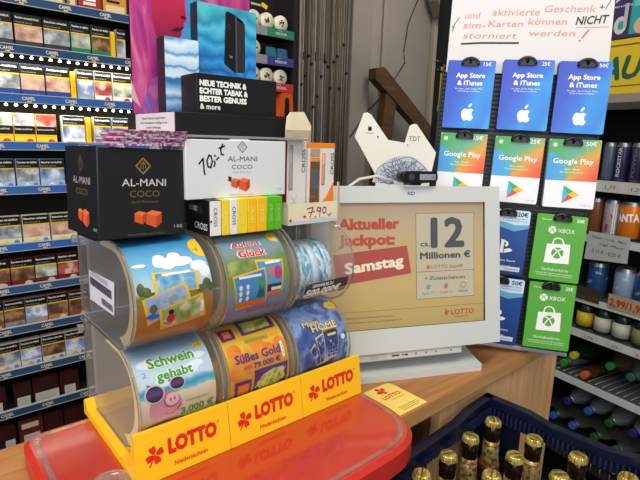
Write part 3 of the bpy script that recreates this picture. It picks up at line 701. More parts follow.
b.stroke([(.0340, .0415), (.0348, .0390), (.0335, .0355)], w, f, pen); b.stroke([(.0345, .0478), (.0352, .0468)], w, f, pen); b.stroke([(.0368, .0430), (.0395, .0455)], w, f, pen)
b.stroke([(.0445, .0600), (.0420, .0540), (.0428, .0490), (.0455, .0485)], w, f, pen); b.stroke([(.0400, .0555), (.0470, .0580)], w, f, pen)
b.build('lettering', cb)
b = MB(); b.prism([(.0515, .0630), (.0555, .0646), (.0760, .0646), (.080, .0630)], lambda a, z, d: (a, d, z), wcart, .001, .003); b.build('tuck_flap', t)
# acrylic riser on top
ZR = WB[2]+.0648
t = thing('acrylic_riser', 'grey translucent shelf plate lying on the white carton', 'riser', (0, 0, 0))
rm = clear_mat('riser_plate', tint='#c4c8cc', haze=.55, hazecol='#b4bac0', gloss=.4)
b = MB(); b.box(.072, .240, .048, .268, ZR, ZR+.0026, rm, .0005); b.build('plate', t)
for xx in (.105, .205):
    b = MB(); b.box(xx, xx+.012, .176, .180, ZT, ZR, rm); b.build('leg', t)
# standee on the riser
ZS = ZR+.0028
t = thing('display_stand', 'black tobacco advertising stand with woman and wave artwork', 'display', (.1003, .126, ZS), -2)
blk = mat('stand_black', '#121314', .38)
b = MB(); b.box(0, .163, 0, .135, 0, .0262, blk, .0008); bs = b.build('base_box', t)
b = MB(); b.rect(.0015, .134, .001, .0255, LF(y1=.135), mat('label_pinkish', '#e6d7d8', .5))
for i, s_ in enumerate(('Dieses Tabakerzeugnis kann', 'Ihre Gesundheit schädigen und', 'macht abhängig.')):
    b.text(s_, .067, .0182-.0058*i, .0030, LF(-.0006, .135), BLACK, w=(.080, .090, .050)[i], align='C')
b.build('warning_label', bs)
b = MB(); b.box(.030, .131, .002, .006, -.0000, .0048, mat('recess_black', '#050505', .6), tf=lambda p: (p[0], p[1]-.0025, p[2])); b.build('slot', bs)
# back panel (woman in a magenta veil)
b = MB(); b.box(-.0040, .176, .129, .133, .0264, .235, blk); bp_ = b.build('back_panel', t)
veil = noise_mat('veil_magenta', [(.25, '#6e2a78'), (.45, '#a5327c'), (.6, '#c44a86'), (.75, '#d67aa6')], 9, (5, 1, 1.2), rough=.35, distort=1.2)
b = MB(); f = FR(.1287); b.rect(-.0040, .176, .0264, .235, f, veil)
fb = lambda u, v: (u-.005, .1284, max(v-.009, .0268)); face = print_mat('face_crimson', [(0, '#7a1840'), (.4, '#b32348'), (.75, '#c92f52'), (1, '#a32058')], wobble=.15, wscale=3, rough=.35)
b.decal([(.030, .235), (.0305, .165), (.034, .142), (.040, .132), (.060, .126), (.0665, .128), (.0660, .140), (.0705, .1455), (.0690, .151), (.0755, .156), (.0735, .1615), (.0800, .167), (.0775, .1735), (.0760, .190), (.080, .235)], fb, face)
f2 = lambda u, v: (u-.005, .1281, max(v-.009, .0268)); lipm = mat('lip_dark', '#4a0f2a', .3)
b.decal([(.056, .1490), (.064, .1545), (.0745, .1560), (.0715, .1510), (.064, .1490)], f2, lipm); b.decal([(.057, .1482), (.064, .1482), (.0725, .1500), (.0700, .1440), (.062, .1420)], f2, mat('lip_red', '#8f1f40', .25))
b.disc(.0745, .1690, .0040, .0022, f2, lipm, 12)
b.decal([(.0665, .1265), (.100, .110), (.100, .235), (.0815, .235), (.0780, .190), (.0795, .1735), (.0820, .167), (.0755, .1615), (.0775, .156), (.0710, .151), (.0725, .1455), (.0680, .140)], fb, noise_mat('blue_smoke', [(.3, '#2f6fae'), (.6, '#4a9ad2'), (.8, '#6a4f9a')], 30, rough=.35))
b.decal([(-.0010, .08), (.012, .040), (.02, .0264), (.016, .0264), (-.0010, .055)], fb, mat('veil_blush', '#d9a4c0', .4)); b.decal([(.008, .0264), (.016, .055), (.027, .082), (.04, .090), (.04, .0264)], f2, noise_mat('veil_blue', [(.3, '#3f6fc4'), (.42, '#6a78c0'), (.5, '#9a4f9c'), (.6, '#c06aa8'), (.7, '#7a4a9c')], 34, (1.6, 1, .6), rough=.35))
b.build('artwork', bp_)
# wave block
waves = print_mat('wave_print', [(0, '#2d5fae'), (.12, '#a9cbe6'), (.18, '#4a86c4'), (.26, '#cfe3f2'), (.34, '#7ab4dc'), (.40, '#3f7fc0'), (.46, '#2f6fb8'), (.50, '#dcecf6'), (.60, '#c4def0'), (.635, '#3f86c6'), (.66, '#b4d6ec'), (.76, '#e4f1f9'), (.80, '#4f98d0'), (.84, '#b9dcf0'), (.93, '#dff0f9'), (1, '#4f98d0')], wobble=.34, wscale=1.3, rough=.3)
b = MB(); b.box(.0215, .0690, .080, .106, .0264, .1232, blk, .0006); bl = b.build('step_block', t)
b = MB(); b.rect(.0219, .0686, .027, .1228, FR(.0797), waves); b.build('artwork', bl)
# device block
devbg = print_mat('device_print', [(0, '#2a84d8'), (.25, '#1f6fc8'), (.36, '#3fa0e6'), (.42, '#1a62b4'), (.5, '#3a9fe2'), (.56, '#1f72c0'), (.66, '#45b0e2'), (.72, '#1f86b8'), (.8, '#5ac2de'), (.86, '#2a90b4'), (1, '#58c6cc')], wobble=.6, wscale=1.6, rough=.3)
b = MB(); b.box(.0800, .1745, .1065, .1285, .0264, .1800, blk, .0006); bl = b.build('step_block', t); bl['label'] = 'taller block with a black device picture'
b = MB(); b.rect(.0804, .1741, .027, .1796, FR(.1062), devbg)
DS = lambda y: (lambda u, v: (.1205+(u-.1105)*1.10, y, .0925+(v-.078)*1.0)); f = DS(.1058); dv = mat('device_black', '#141518', .3); dv2 = mat('device_side', '#2c2d32', .25); dv3 = mat('device_edge', '#4a4c54', .25)
b.decal([(.1105, .088), (.113, .157), (.1155, .160), (.128, .156), (.1285, .078), (.126, .077)], f, dv)
b.decal([(.128, .156), (.139, .1500), (.1415, .146), (.1420, .0815), (.140, .078), (.1285, .078)], f, dv2); b.decal([(.127, .156), (.1295, .1555), (.1300, .078), (.1275, .077)], DS(.1055), dv3)
b.decal([(.1295, .1535), (.137, .1500), (.1365, .1475), (.1290, .1505)], DS(.1052), mat('device_port', '#050506', .2))
fx = DS(.1052)
b.disc(.1175, .139, .0028, .0033, fx, dv3, 18); b.disc(.1175, .139, .0021, .0026, DS(.1049), dv, 18)
b.text('ploom', .1195, .0965, .0035, fx, LGREY, w=.006) if False else b.stroke([(.1185, .101), (.1195, .097), (.1205, .100), (.1215, .0965), (.1225, .0995)], .0005, fx, LGREY)
b.build('artwork', bl)
# slogan box
b = MB(); b.box(.0325, .1475, .010, .0560, .0264, .0735, blk, .0006); sb = b.build('slogan_box', t)
b = MB(); f = FR(.0097, .0325, .0268)
for i, (s_, w_) in enumerate((('NEUE TECHNIK &', .0640), ('ECHTER TABAK &', .0660), ('BESTER GENUSS', .0645), ('& more', .0270))):
    b.text(s_, .0040, .0325-.0092*i, .0066, f, WHITE, w=w_, bold=.075 if i < 3 else .03)
b.build('lettering', sb)

# cream tray with two blister packs
crm = noise_mat('cream_carton', [(.3, '#e4d6b4'), (.7, '#efe4c8')], 30, rough=.6)
t = thing('carton_tray', 'cream cardboard display tray with handwritten 7.90 price', 'tray', (.2085, .049, ZT), 1)
b = MB(); b.box(0, .0835, 0, .062, 0, .0015, crm); b.box(.042, .0865, .0605, .062, .0015, .118, crm); b.box(0, .0012, 0, .062, .0015, .028, crm)
b.prism([(.042, .118), (.044, .134), (.050, .141), (.073, .1425), (.0865, .124), (.0865, .10), (.042, .10)], lambda a, z, d: (a, d, z), crm, .0605, .0618); tb = b.build('tray_body', t)
b = MB(); b.box(0, .0835, -.0012, 0, .0, .0265, crm); lip = b.build('front_lip', t)
b = MB(); b.rect(.0, .0835, .0, .0045, FR(-.0016), mat('lip_band', '#c9ccd6', .5)); f = FR(-.0016); pr_ = mat('price_brown', '#7a2a18', .5)
b.stroke([(.030, .0195), (.040, .0205), (.035, .0080)], .0014, f, pr_); b.stroke([(.032, .0140), (.043, .0150)], .0010, f, pr_); b.stroke([(.0435, .0085), (.0445, .0080)], .0018, f, pr_)
b.stroke([(.0520, .0190), (.0480, .0200), (.0465, .0155), (.0515, .0150), (.0530, .0195), (.0515, .0080)], .0013, f, pr_); b.stroke([(.0590, .0200), (.0560, .0165), (.0580, .0115), (.0620, .0130), (.0625, .0185), (.0590, .0202)], .0013, f, pr_)
b.stroke([(.0655, .0105), (.0685, .0075), (.0720, .0110)], .0013, f, RED); b.disc(.026, .0095, .0025, .0018, f, RED, 10); b.stroke([(.034, .0062), (.062, .0062)], .0005, f, LGREY)
b.disc(.0035, .0060, .002, .002, f, RED, 10)
b.build('lettering', lip)
b = MB(); b.prism([(0, 0), (.0235, .002), (.0285, .014), (.0150, .050), (.0, .052)], lambda a, z, d: (.0835+a*.80, a*.62+d, z), crm, 0, .0012); b.build('side_flap', t)
# blister packs
def pack(x, y, label, w, h, orange):
    t = thing('vape_pack', label, 'pack', (x, y, ZT+.0017), 3, 0, 0)
    pk = mat('pack_white', '#e2e0dc', .4); wv = clear_mat('pack_window', tint='#d9d3cc', haze=.25, hazecol='#b9aFA5'.lower(), gloss=.5)
    b = MB(); b.box(0, w, 0, .016, 0, h, pk, .0006); bd = b.build('carton', t)
    b = MB()
    if orange:
        b.box(-.0002, w+.0002, -.0003, .0163, h-.0065, h, mat('pack_orange', '#f08a24', .45), .0004)
        b.box(.0020, .0205, -.0006, .004, .004, h-.0185, mat('device_bronze', '#6f5236', .35), .001); b.box(.0050, .0180, -.0009, .0, .040, .066, mat('device_screen', '#56616b', .2)); b.box(.0030, .0195, -.0010, 0, h-.024, h-.0200, mat('device_band', '#b9a184', .35), .0003)
        b.box(.0025, .0200, -.0005, .004, h-.0180, h-.0068, mat('clear_tip', '#a9a097', .3), .001)
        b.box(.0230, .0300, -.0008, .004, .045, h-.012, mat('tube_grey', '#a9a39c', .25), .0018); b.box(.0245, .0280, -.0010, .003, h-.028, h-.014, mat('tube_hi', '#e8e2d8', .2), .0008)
        b.decal([(.0270, .024), (.0330, .029), (w-.0060, .042), (w-.0003, .050), (w-.0003, .002), (.035, .002)], FR(-.0004), mat('pack_orange', '#f08a24', .45)); b.decal([(.0210, .034), (.0290, .0270), (.0210, .016)], FR(-.0006), pk)
        b.text('Filter', .005, .030, .0022, FR(-.0011), mat('teal_ink', '#6aa0a8', .5), w=.007); b.text('Aroma', .005, .016, .0022, FR(-.0011), mat('teal_ink', '#6aa0a8', .5), w=.007)
        xt = w-.0015
    else:
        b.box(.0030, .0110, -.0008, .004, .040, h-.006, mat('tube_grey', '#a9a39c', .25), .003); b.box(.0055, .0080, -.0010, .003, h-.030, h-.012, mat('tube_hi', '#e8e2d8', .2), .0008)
        b.box(-.0003, .0008, -.0003, .0163, .004, h-.002, mat('pack_maroon', '#9a2340', .45)); b.disc(.008, .016, .0055, .0070, FR(-.0004), mat('pack_dim', '#bdb6ad', .5), 16)
        b.stroke([(.008, .034), (.013, .027), (.0185, .034)], .0005, FR(-.0005), LGREY); b.stroke([(.008, .020), (.013, .027), (.0185, .020)], .0005, FR(-.0005), LGREY)
        xt = w-.0022
    b.text('CROSS', 0, 0, .0062, lambda u, v: (xt-v, -.0006, h-.041+u), DGREY, w=.029, bold=-.005)
    b.build('artwork', bd)
pack(.2135, .060, 'white blister pack with grey tube in the cream tray, beside the white carton', .0330, .1035, False)
pack(.2495, .061, 'orange topped blister pack with bronze device in the cream tray', .0470, .1000, True)

# ------------------------------------------------------------------ monitor
MONW, MONH = .325, .2595
mt = thing('customer_monitor', 'off-white monitor showing a lottery jackpot on the counter', 'monitor', (.6048, -.0062, .95), -24.4)
# local frame at its top right corner, leaning 9.5 degrees back
tilt = Matrix.Rotation(R(-9.5), 4, 'X')
shell = mat('monitor_beige', '#c8cdc9', .45); shell2 = mat('monitor_chin', '#b6bbb7', .45)
ZM = .3043
def mf(p): 
    v = tilt @ Vector(p); return (v.x, v.y, v.z+ZM)
b = MB()
# bezel ring
U0, U1, V0, V1 = -MONW, 0, -MONH, 0; u0, u1, v0, v1 = -.297, -.0285, -.2215, -.0255
def ringface(a, c): b.face([mf(p) for p in (a[0], a[1], c[1], c[0])], shell)
O = [(U0, 0, V0), (U1, 0, V0), (U1, 0, V1), (U0, 0, V1)]; I = [(u0, .0, v0), (u1, .0, v0), (u1, .0, v1), (u0, .0, v1)]; I2 = [(x, .005, z) for x, _, z in I]
K = [(U0+.004, .042, V0+.004), (U1-.004, .042, V0+.004), (U1-.004, .042, V1-.004), (U0+.004, .042, V1-.004)]
for i in range(4):
    j = (i+1) % 4; b.face([mf(p) for p in (O[i], O[j], I[j], I[i])], shell); b.face([mf(p) for p in (I[i], I[j], I2[j], I2[i])], BLACKP); b.face([mf(p) for p in (O[j], O[i], K[i], K[j])], shell)
b.face([mf(p) for p in K[::-1]], shell)
b.build('housing', mt, weld=True)
b = MB(); b.box(U0+.05, U1-.05, .042, .054, V0+.03, V1-.03, shell, .005, tf=mf); b.build('rear_cover', mt)
scr = print_mat('screen_glow', [(0, '#a5905c'), (.35, '#b39d66'), (.6, '#b09a6e'), (.85, '#a8977a'), (1, '#9d8a78')], rough=.3, emit=.21, spec=.5)
b = MB(); sf = lambda h: (lambda u, v: mf((u, .0042-h, v)))
b.decal([(u0, v0), (u1, v0), (u1, v1), (u0, v1)], sf(0), scr); sc_ = b.build('screen', mt)
b = MB()
def em(n_, c, s_=.25): return mat('scr_'+n_, '#101010' if False else c, .3, emit=c, es=s_)
sred = em('red', '#a3493c'); sred2 = em('banner', '#9c4a44'); sgrey = em('panel', '#aaa38c'); stx = em('text', '#4c4f55', .12); swh = em('white', '#d6ccb2'); sbl = em('blue', '#5f8496', .2); spk = em('pink', '#a05a54', .2)
b.text('Aktueller', -.280, -.0655, .0165, sf(.0004), sred, w=.0985, bold=.07); b.text('Jackpot:', -.280, -.0900, .0165, sf(.0004), sred, w=.0905, bold=.07)
b.decal([(-.286, -.1515), (-.1605, -.1370), (-.1675, -.0930), (-.290, -.1040)], sf(.0004), sred2)
b.text('Samstag', -.2700, -.1335, .0165, sf(.0008), swh, w=.0960, bold=.06, rot=6)
b.rect(-.152, -.0465, -.1795, -.0425, sf(.0003), stx); b.rect(-.1513, -.0472, -.1789, -.0431, sf(.0005), sgrey); b.rect(-.1513, -.0472, -.1363, -.1357, sf(.0007), stx)
b.text('12', -.1235, -.0960, .0470, sf(.0008), stx, w=.0560, bold=.05); b.text('ca.', -.1440, -.0950, .0085, sf(.0008), stx, w=.0165, bold=.02)
b.text('Millionen €', -.1445, -.1150, .0105, sf(.0008), stx, w=.0905, bold=.05)
clover(b, -.1305, -.1285, .0042, sf(.0008), spk); b.text('LOTTO 6aus49', -.1250, -.1312, .0055, sf(.0008), spk, w=.0570, bold=.01)
b.text('+ Zusatzchancen', -.1375, -.1495, .0060, sf(.0008), stx, w=.0735, bold=.01)
clover(b, -.131, -.1605, .0050, sf(.0008), sbl); clover(b, -.099, -.1605, .0050, sf(.0008), spk)
b.disc(-.0675, -.160, .0058, .0058, sf(.0008), em('ring', '#8f8e78', .2), 18); b.disc(-.0675, -.160, .0038, .0038, sf(.0010), sgrey, 18)
b.text('Spiel 77', -.1415, -.1725, .0042, sf(.0008), sbl, w=.022); b.text('Super 6', -.1100, -.1720, .0042, sf(.0008), spk, w=.022); b.text('Glück', -.0765, -.1715, .0035, sf(.0008), stx, w=.018)
b.rect(-.296, -.0285, -.1932, -.1926, sf(.0004), em('rule', '#7d7250', .15)); clover(b, -.0980, -.2035, .0052, sf(.0005), sred); b.text('LOTTO', -.0895, -.2075, .0080, sf(.0005), sred, w=.0420, bold=.03); b.text('Niedersachsen', -.0840, -.2125, .0026, sf(.0005), sred, w=.026)
b.text('Spielteilnahme ab 18 Jahren. Glücksspiel kann süchtig machen.', -.274, -.2035, .0028, sf(.0005), em('small', '#6d5c3c', .12), w=.085); b.text('Nähere Informationen unter www.lotto-niedersachsen.de', -.274, -.2105, .0028, sf(.0005), em('small', '#6d5c3c', .12), w=.095)
b.build('screen_image', sc_)
b = MB(); b.box(-.257, -.070, .004, .030, -.273, -.2575, shell2, .002, tf=mf); ch = b.build('button_panel', mt)
b = MB(); cf = lambda u, v: mf((u, .0037, v)); 
b.rect(-.205, -.072, -.2712, -.2610, lambda u, v: mf((u, .0038, v)), mat('button_strip', '#c3c5be', .4)); ik = DGREY; cf = lambda u, v: mf((u, .0033, v))
b.rect(-.196, -.183, -.2672, -.2648, cf, ik); b.stroke([(-.179, -.266), (-.170, -.266)], .0012, cf, ik); b.disc(-.170, -.266, .0018, .0018, cf, ik, 10)
for xx in (-.154, -.136, -.118, -.0905): b.disc(xx, -.266, .0014, .0014, cf, ik, 10)
b.rect(-.232, -.219, -.2690, -.2635, lambda u, v: mf((u, .0036, v)), LGREY)
b.build('button_icons', ch)
# stand
b = MB(); FT = [(-.300, -.043), (-.031, -.043), (-.019, .031), (-.035, .045), (-.29, .045), (-.312, .031)]
b.prism(FT, lambda x, y, d: (x, y, d), shell, 0, .0115)
b.prism([(-.299, -.042), (-.032, -.042), (-.021, .030), (-.036, .044), (-.289, .044), (-.310, .030)], lambda x, y, d: (x, y, .0116) if d < .001 else (-.165+(x+.165)*.97, y, .0118+.010*(y+.043)/.088), shell, 0, .010); b.build('foot', mt)
b = MB(); b.box(-.225, -.100, .006, .034, .020, .085, shell, .004); b.build('neck', mt)
b = MB(); b.rect(-.170, -.153, -.0150, -.0070, lambda u, v: mf((u, -.0004, v)), mat('sticker_pale', '#cdd6e6', .5)); b.text('SD', -.1680, -.0135, .0050, lambda u, v: mf((u, -.0007, v)), NAVY, w=.013, bold=.03)
b.build('sticker', mt)
# webcam
wc = thing('webcam', 'small black webcam on the monitor top edge', 'webcam', (.4679, .0574, 1.2555), -22, 4)
b = MB(); P = roundpoly([(-.030, .004), (.030, .004), (.030, .022), (-.030, .022)], [.0085]*4, 6); b.prism(P, lambda a, z, d: (a, d, z), BLACKP, -.012, .012, smooth=True); wb = b.build('body', wc)
b = MB(); b.rect(-.002, .026, .0085, .0175, FR(-.0124), mat('webcam_silver', '#8f9194', .3)); b.text('HD', .019, .0105, .0035, FR(-.0127), BLACK, w=.004); b.disc(-.016, .013, .0058, .0058, FR(-.0125), mat('lens_ring', '#2f3236', .3), 18); b.disc(-.016, .013, .0035, .0035, FR(-.0128), mat('lens_glass', '#3a4654', .1), 14); b.build('lens', wb)
b = MB(); b.box(-.008, .008, .0, .030, .000, .0042, BLACKP, .001); b.build('clip', wc)
b = MB(); b.tube([(.440, .085, 1.262), (.420, .100, 1.268), (.395, .112, 1.263), (.375, .118, 1.250), (.352, .125, 1.225), (.345, .130, 1.15), (.35, .135, 1.0), (.36, .14, .953)], .0022, mat('cable_white', '#c9c4bb', .5)); tag(b.build('webcam_cable'), 'pale webcam cable curling over behind the monitor', 'cable')
# cat shaped card behind the monitor
def catmat(p): return p
ct = thing('cat_card', 'white cat-head shaped card with blue line drawing behind the monitor', 'card', (.6048+.024*.0-.0+.0248, -.0062+.0546, .95), -24.4)
cp_ = mat('card_white', '#e8e4d8', .5)
b = MB(); P = [(-.222, .4155), (-.2165, .4165), (-.210, .4135), (-.1780, .3745), (-.1470, .3705), (-.1395, .3985), (-.1335, .4015), (-.128, .4015), (-.0885, .3555), (-.0965, .3110), (-.11, .0), (-.19, .0), (-.196, .3160), (-.2360, .3775)]
b.prism(P, lambda a, z, d: (a, d, z), cp_, 0, .0025); cc = b.build('card', ct)
b = MB(); f = FR(-.0003); lb_ = mat('line_blue', '#55617f', .5)
b.text('TDT', -.1405, .3740, .0080, f, DGREY, w=.0205)
b.disc(-.211, .3905, .0035, .0030, f, BLACK, 12); b.decal([(-.214, .392), (-.2135, .396), (-.2105, .393)], f, BLACK); b.decal([(-.2085, .392), (-.2085, .396), (-.2115, .393)], f, BLACK); b.text('CATANA', -.2185, .3835, .0022, f, LGREY, w=.014) if False else b.stroke([(-.2185, .3842), (-.2045, .3842)], .0010, f, LGREY)
b.disc(-.1965, .3785, .0014, .0018, f, BLACK, 8); b.disc(-.1425, .3670, .0014, .0016, f, LGREY, 8)
b.disc(-.148, .300, .0545, .0490, FR(-.00015), mat('line_wash', '#c3c7d0', .5), 30, a0=6, a1=174); rnd = random.Random(3)
for k in range(44):
    a0 = R(8+164*k/43); cx, cz = -.148, .300; r0 = rnd.uniform(.012, .022); r1 = rnd.uniform(.040, .054)
    pts = [(cx+(r0+(r1-r0)*s_/4)*math.cos(a0+.05*math.sin(s_*2+k)), cz+(r0+(r1-r0)*s_/4)*math.sin(a0+.05*math.sin(s_*2+k))*.88) for s_ in range(5)]
    b.stroke([p for p in pts], .0011, f, lb_)
for rr in (.024, .033, .043, .052):
    pts = [(cx+rr*(1+.06*math.sin(a*7+rr*900))*math.cos(a), cz+rr*(.88+.06*math.cos(a*5))*math.sin(a)) for a in [R(8+164*i/30) for i in range(31)]]
    b.stroke(pts, .0010, f, lb_)
b.rect(-.158, -.140, .3135, .3205, f, NAVY); b.build('drawing', cc)

# yellow lotto flyer on the counter
t = thing('flyer', 'yellow lottery flyer lying on the counter beside the red tray', 'flyer', (.335, -.041, .9502))
b = MB(); b.prism(roundpoly([(0, 0), (.066, 0), (.066, .075), (.0, .075)], [.002, .002, .012, .002], 4), lambda x, y, d: (x, y, d), mat('flyer_yellow', '#efd36a', .4), 0, .0008); fb_ = b.build('sheet', t)
b = MB(); g = lambda u, v: (.066-v, u, .0011) if False else (u, v, .0011)
clover(b, .034, .062, .0115, g, lotR); b.text('LOTTO', .020, .040, .0088, lambda u, v: (u, v, .0011), lotR, w=.036, bold=.03, rot=0); b.text('Niedersachsen', .030, .034, .0030, g, ORNG, w=.026); b.stroke([(.02, .014), (.06, .014)], .0007, g, DGREY); b.stroke([(.02, .010), (.06, .010)], .0007, g, DGREY); b.stroke([(.02, .006), (.055, .006)], .0007, g, DGREY)
b.build('lettering', fb_)

# ------------------------------------------------------------------ gift card rack
RY, RT, RRo = -54.8, 3.2, -1.45
rack = thing('gift_card_rack', 'black ribbed gift card rack with hooks right of the monitor', 'rack', (.6454, .0352, 1.338), RY, RT, RRo)
rb = mat('rack_black', '#121314', .45); rim = mat('rack_edge', '#a9acb0', .35, .6)
b = MB(); b.box(-.098, .166, .014, .020, -.372, .118, rb)
z = -.366
while z < .115:
    b.box(-.098, .166, .011, .014, z, z+.0035, mat('rack_rib', '#26282a', .4)); z += .0075
b.build('ribbed_board', rack)
b = MB(); b.box(-.098, .167, .008, .024, -.381, -.374, rim, .001); b.build('bottom_rail', rack)
b = MB(); b.box(.163, .168, .010, .024, -.378, .12, rb, .001); b.box(-.1, -.096, .010, .024, -.378, .12, rb, .001); b.build('side_rail', rack)
b = MB(); b.prism([(.020, .10), (.026, .10), (.10, -.379), (.075, -.379)], lambda y, z, d: (d, y, z), rb, .02, .05); b.build('prop_leg', rack)
hk = mat('hook_black', '#08080a', .3)
def hook(x, z):
    b = MB(); b.tube([(x, .014, z), (x, -.010, z), (x, -.016, z+.002), (x, -.019, z+.008)], .0022, hk, 8)
    pts = [(x+.0125*math.cos(a), -.0095, z-.001+.0085*math.sin(a)) for a in [R(-15+210*i/14) for i in range(15)]]
    b.tube(pts, .0030, hk, 8); b.prism([(x+.0135*math.cos(R(a)), z-.005+.0115*math.sin(R(a))) for a in range(0, 181, 15)], lambda a, z_, d: (a, d, z_), hk, -.0112, -.0078); b.build('hook', rack)
RM = frame(RY, RT, RRo); RO = Vector((.6454, .0352, 1.338))
appblue = print_mat('card_app_blue', [(0, '#2f45b4'), (.35, '#2f55c4'), (.5, '#2d6fd2'), (.65, '#2a8fdc'), (.85, '#2a7ed4'), (1, '#2f9fdc')], axis='D', wobble=.5, wscale=1.4, rough=.3)
gooart = print_mat('card_rainbow', [(0, '#3f9a54'), (.25, '#4aa45c'), (.45, '#5fa88a'), (.55, '#8fa85a'), (.66, '#d99a3c'), (.8, '#e0703a'), (1, '#dd4a36')], axis='D', wobble=.3, wscale=1.5, rough=.3)
psblue = print_mat('card_ps_blue', [(0, '#163a7d'), (.6, '#1d4a92'), (.8, '#1d4488'), (1, '#2a6aa8')], wobble=.1, wscale=2, rough=.3)
xgreen = mat('card_green', '#57a63a', .35); xgd = mat('card_green_dark', '#2f7a22', .35)
def gcard(kind, price, u, v, w, h, rz, label, hookx, hookz=-.005):
    """a stack of hanging cards; (u,v) its top left corner on the rack"""
    o = thing('gift_card', label, 'gift card', RO+RM.to_3x3() @ Vector((u, -.0005, v)), RY, RT, RRo+rz)
    b = MB(); P = roundpoly([(0, 0), (w, 0), (w, -h), (0, -h)], [.003]*4, 4)
    base = {'app': appblue, 'goo': mat('card_white_base', '#e9e9ec', .3), 'ps': psblue, 'xb': xgreen}[kind]
    edge = {'app': mat('stack_edge_blue', '#2c4f8f', .5), 'goo': mat('stack_edge_grey', '#b9bcc2', .5), 'ps': mat('stack_edge_navy', '#16305f', .5), 'xb': xgd}[kind]
    b.prism(P, lambda a, z, d: (a, d, z), edge, -.007, .0075)
    ff = lambda hh: (lambda a, z: (a, -.0072-hh, z))
    card = b.build('card_stack', o)
    b = MB(); b.decal(P, ff(.0), base)
    if kind == 'app':
        b.text(price+'€', w-.007, -.0090, .0060, ff(.0004), WHITE, w=.0125, align='R', bold=.02)
        b.text('App Store', w*.5, -.0285, .0078, ff(.0004), WHITE, w=.0475, align='C', bold=.045); b.text('& iTunes', w*.5, -.0410, .0078, ff(.0004), WHITE, w=.0410, align='C', bold=.045)
        b.text('Für Apps, Spiele, Musik, Filme,', w*.5, -.0480, .0024, ff(.0004), WHITE, w=.046, align='C'); b.text('TV-Sendungen und Bücher.', w*.5, -.0520, .0024, ff(.0004), WHITE, w=.038, align='C')
        cx, cz, s_ = w*.52, -h*.785, .0145
        L_ = [(0, .62), (.22, .74), (.48, .76), (.72, .62), (.80, .52), (.62, .36), (.54, .14), (.56, -.10), (.68, -.30), (.88, -.42), (.76, -.72), (.52, -.98), (.30, -1.0), (.06, -.90), (-.06, -.90), (-.28, -1.0), (-.50, -.98), (-.76, -.66), (-.90, -.26), (-.92, .10), (-.80, .48), (-.54, .72), (-.26, .74)]
        b.decal([(cx+s_*.80*x_, cz+s_*.80*y_) for x_, y_ in L_], ff(.0004), WHITE)
        b.decal([(cx+s_*x_, cz+s_*y_) for x_, y_ in ((.0, .72), (.02, .96), (.16, 1.16), (.38, 1.24), (.36, 1.0), (.22, .80))], ff(.0004), WHITE)
    if kind == 'goo':
        b.decal([(.003, 0), (w-.003, 0), (w, -.003), (w, -h*.60), (0, -h*.60), (0, -.003)], ff(.0003), gooart)
        b.decal([(0, -h*.60), (0, -h*.22), (w*.12, -h*.20), (w*.34, -h*.34), (w*.40, -h*.48), (w*.38, -h*.60)], ff(.0004), print_mat('card_goo_blue', [(0, '#3b97dc'), (.5, '#3f9fd6'), (1, '#55aab0')], axis='U', rough=.3))
        b.text(price+'€', w-.007, -.0100, .0070, ff(.0007), WHITE, w=.016, align='R', bold=.02); b.text('Google Play', w*.5, -.0400, .0088, ff(.0007), WHITE, w=.062, align='C', bold=.025)
        b.text('Apps, Spiele,', w*.5, -.0505, .0030, ff(.0007), WHITE, w=.024, align='C'); b.text('Filme, Musik, Bücher und mehr', w*.5, -.0555, .0030, ff(.0007), WHITE, w=.038, align='C')
        b.disc(.009, -.0095, .0035, .0035, ff(.0007), mat('robot_pale', '#cfe6d6', .4), 14)
        x0, z0, s_ = w*.37, -h*.80, .0150
        b.decal([(x0, z0+s_), (x0+s_*.55, z0), (x0, z0-s_)], ff(.0006), mat('tri_blue', '#3fb6e0', .4)); b.decal([(x0, z0+s_), (x0+s_*1.1, z0+s_*.36), (x0+s_*.55, z0)], ff(.0006), mat('tri_green', '#3fa858', .4))
        b.decal([(x0, z0-s_), (x0+s_*.55, z0), (x0+s_*1.1, z0-s_*.36)], ff(.0006), mat('tri_red', '#dd4a3a', .4)); b.decal([(x0+s_*1.1, z0+s_*.36), (x0+s_*1.72, z0), (x0+s_*1.1, z0-s_*.36), (x0+s_*.55, z0)], ff(.0006), mat('tri_yellow', '#f2b82c', .4))
        b.text('Google Play', w-.004, -h+.005, .0022, ff(.0006), LGREY, w=.017, align='R')
    if kind == 'ps':
        b.decal([(.0, -.003), (.003, 0), (w-.003, 0), (w, -.003), (w, -.028), (w*.7, -.030), (w*.4, -.025), (0, -.030)], ff(.0003), mat('ps_pale', '#c7dbea', .35)); b.decal([(0, -.025), (w*.4, -.021), (w*.7, -.026), (w, -.024), (w, -.030), (w*.7, -.037), (w*.4, -.031), (0, -.036)], ff(.0005), mat('ps_sky', '#5fa6cc', .35))
        b.text(price+'€', w-.004, -.0105, .0075, ff(.0006), NAVY, w=.017, align='R', bold=.03); b.text('PlayStation Store', w-.004, -.0155, .0024, ff(.0006), NAVY, w=.030, align='R'); b.text('Guthabenaufstockung', w-.004, -.0195, .0022, ff(.0006), NAVY, w=.034, align='R')
        cx, cz, s_ = w*.5, -h*.57, .013
        b.decal([(cx-s_*.28, cz+s_*1.0), (cx+s_*.12, cz+s_*.88), (cx+s_*.12, cz-s_*.95), (cx-s_*.28, cz-s_*.80)], ff(.0006), WHITE); b.decal([(cx+s_*.05, cz+s_*.92), (cx+s_*.62, cz+s_*.66), (cx+s_*.72, cz+s_*.30), (cx+s_*.55, cz+s_*.02), (cx+s_*.26, cz+s_*.06), (cx+s_*.26, cz+s_*.30), (cx+s_*.38, cz+s_*.34), (cx+s_*.36, cz+s_*.56), (cx+s_*.05, cz+s_*.66)], ff(.0006), WHITE)
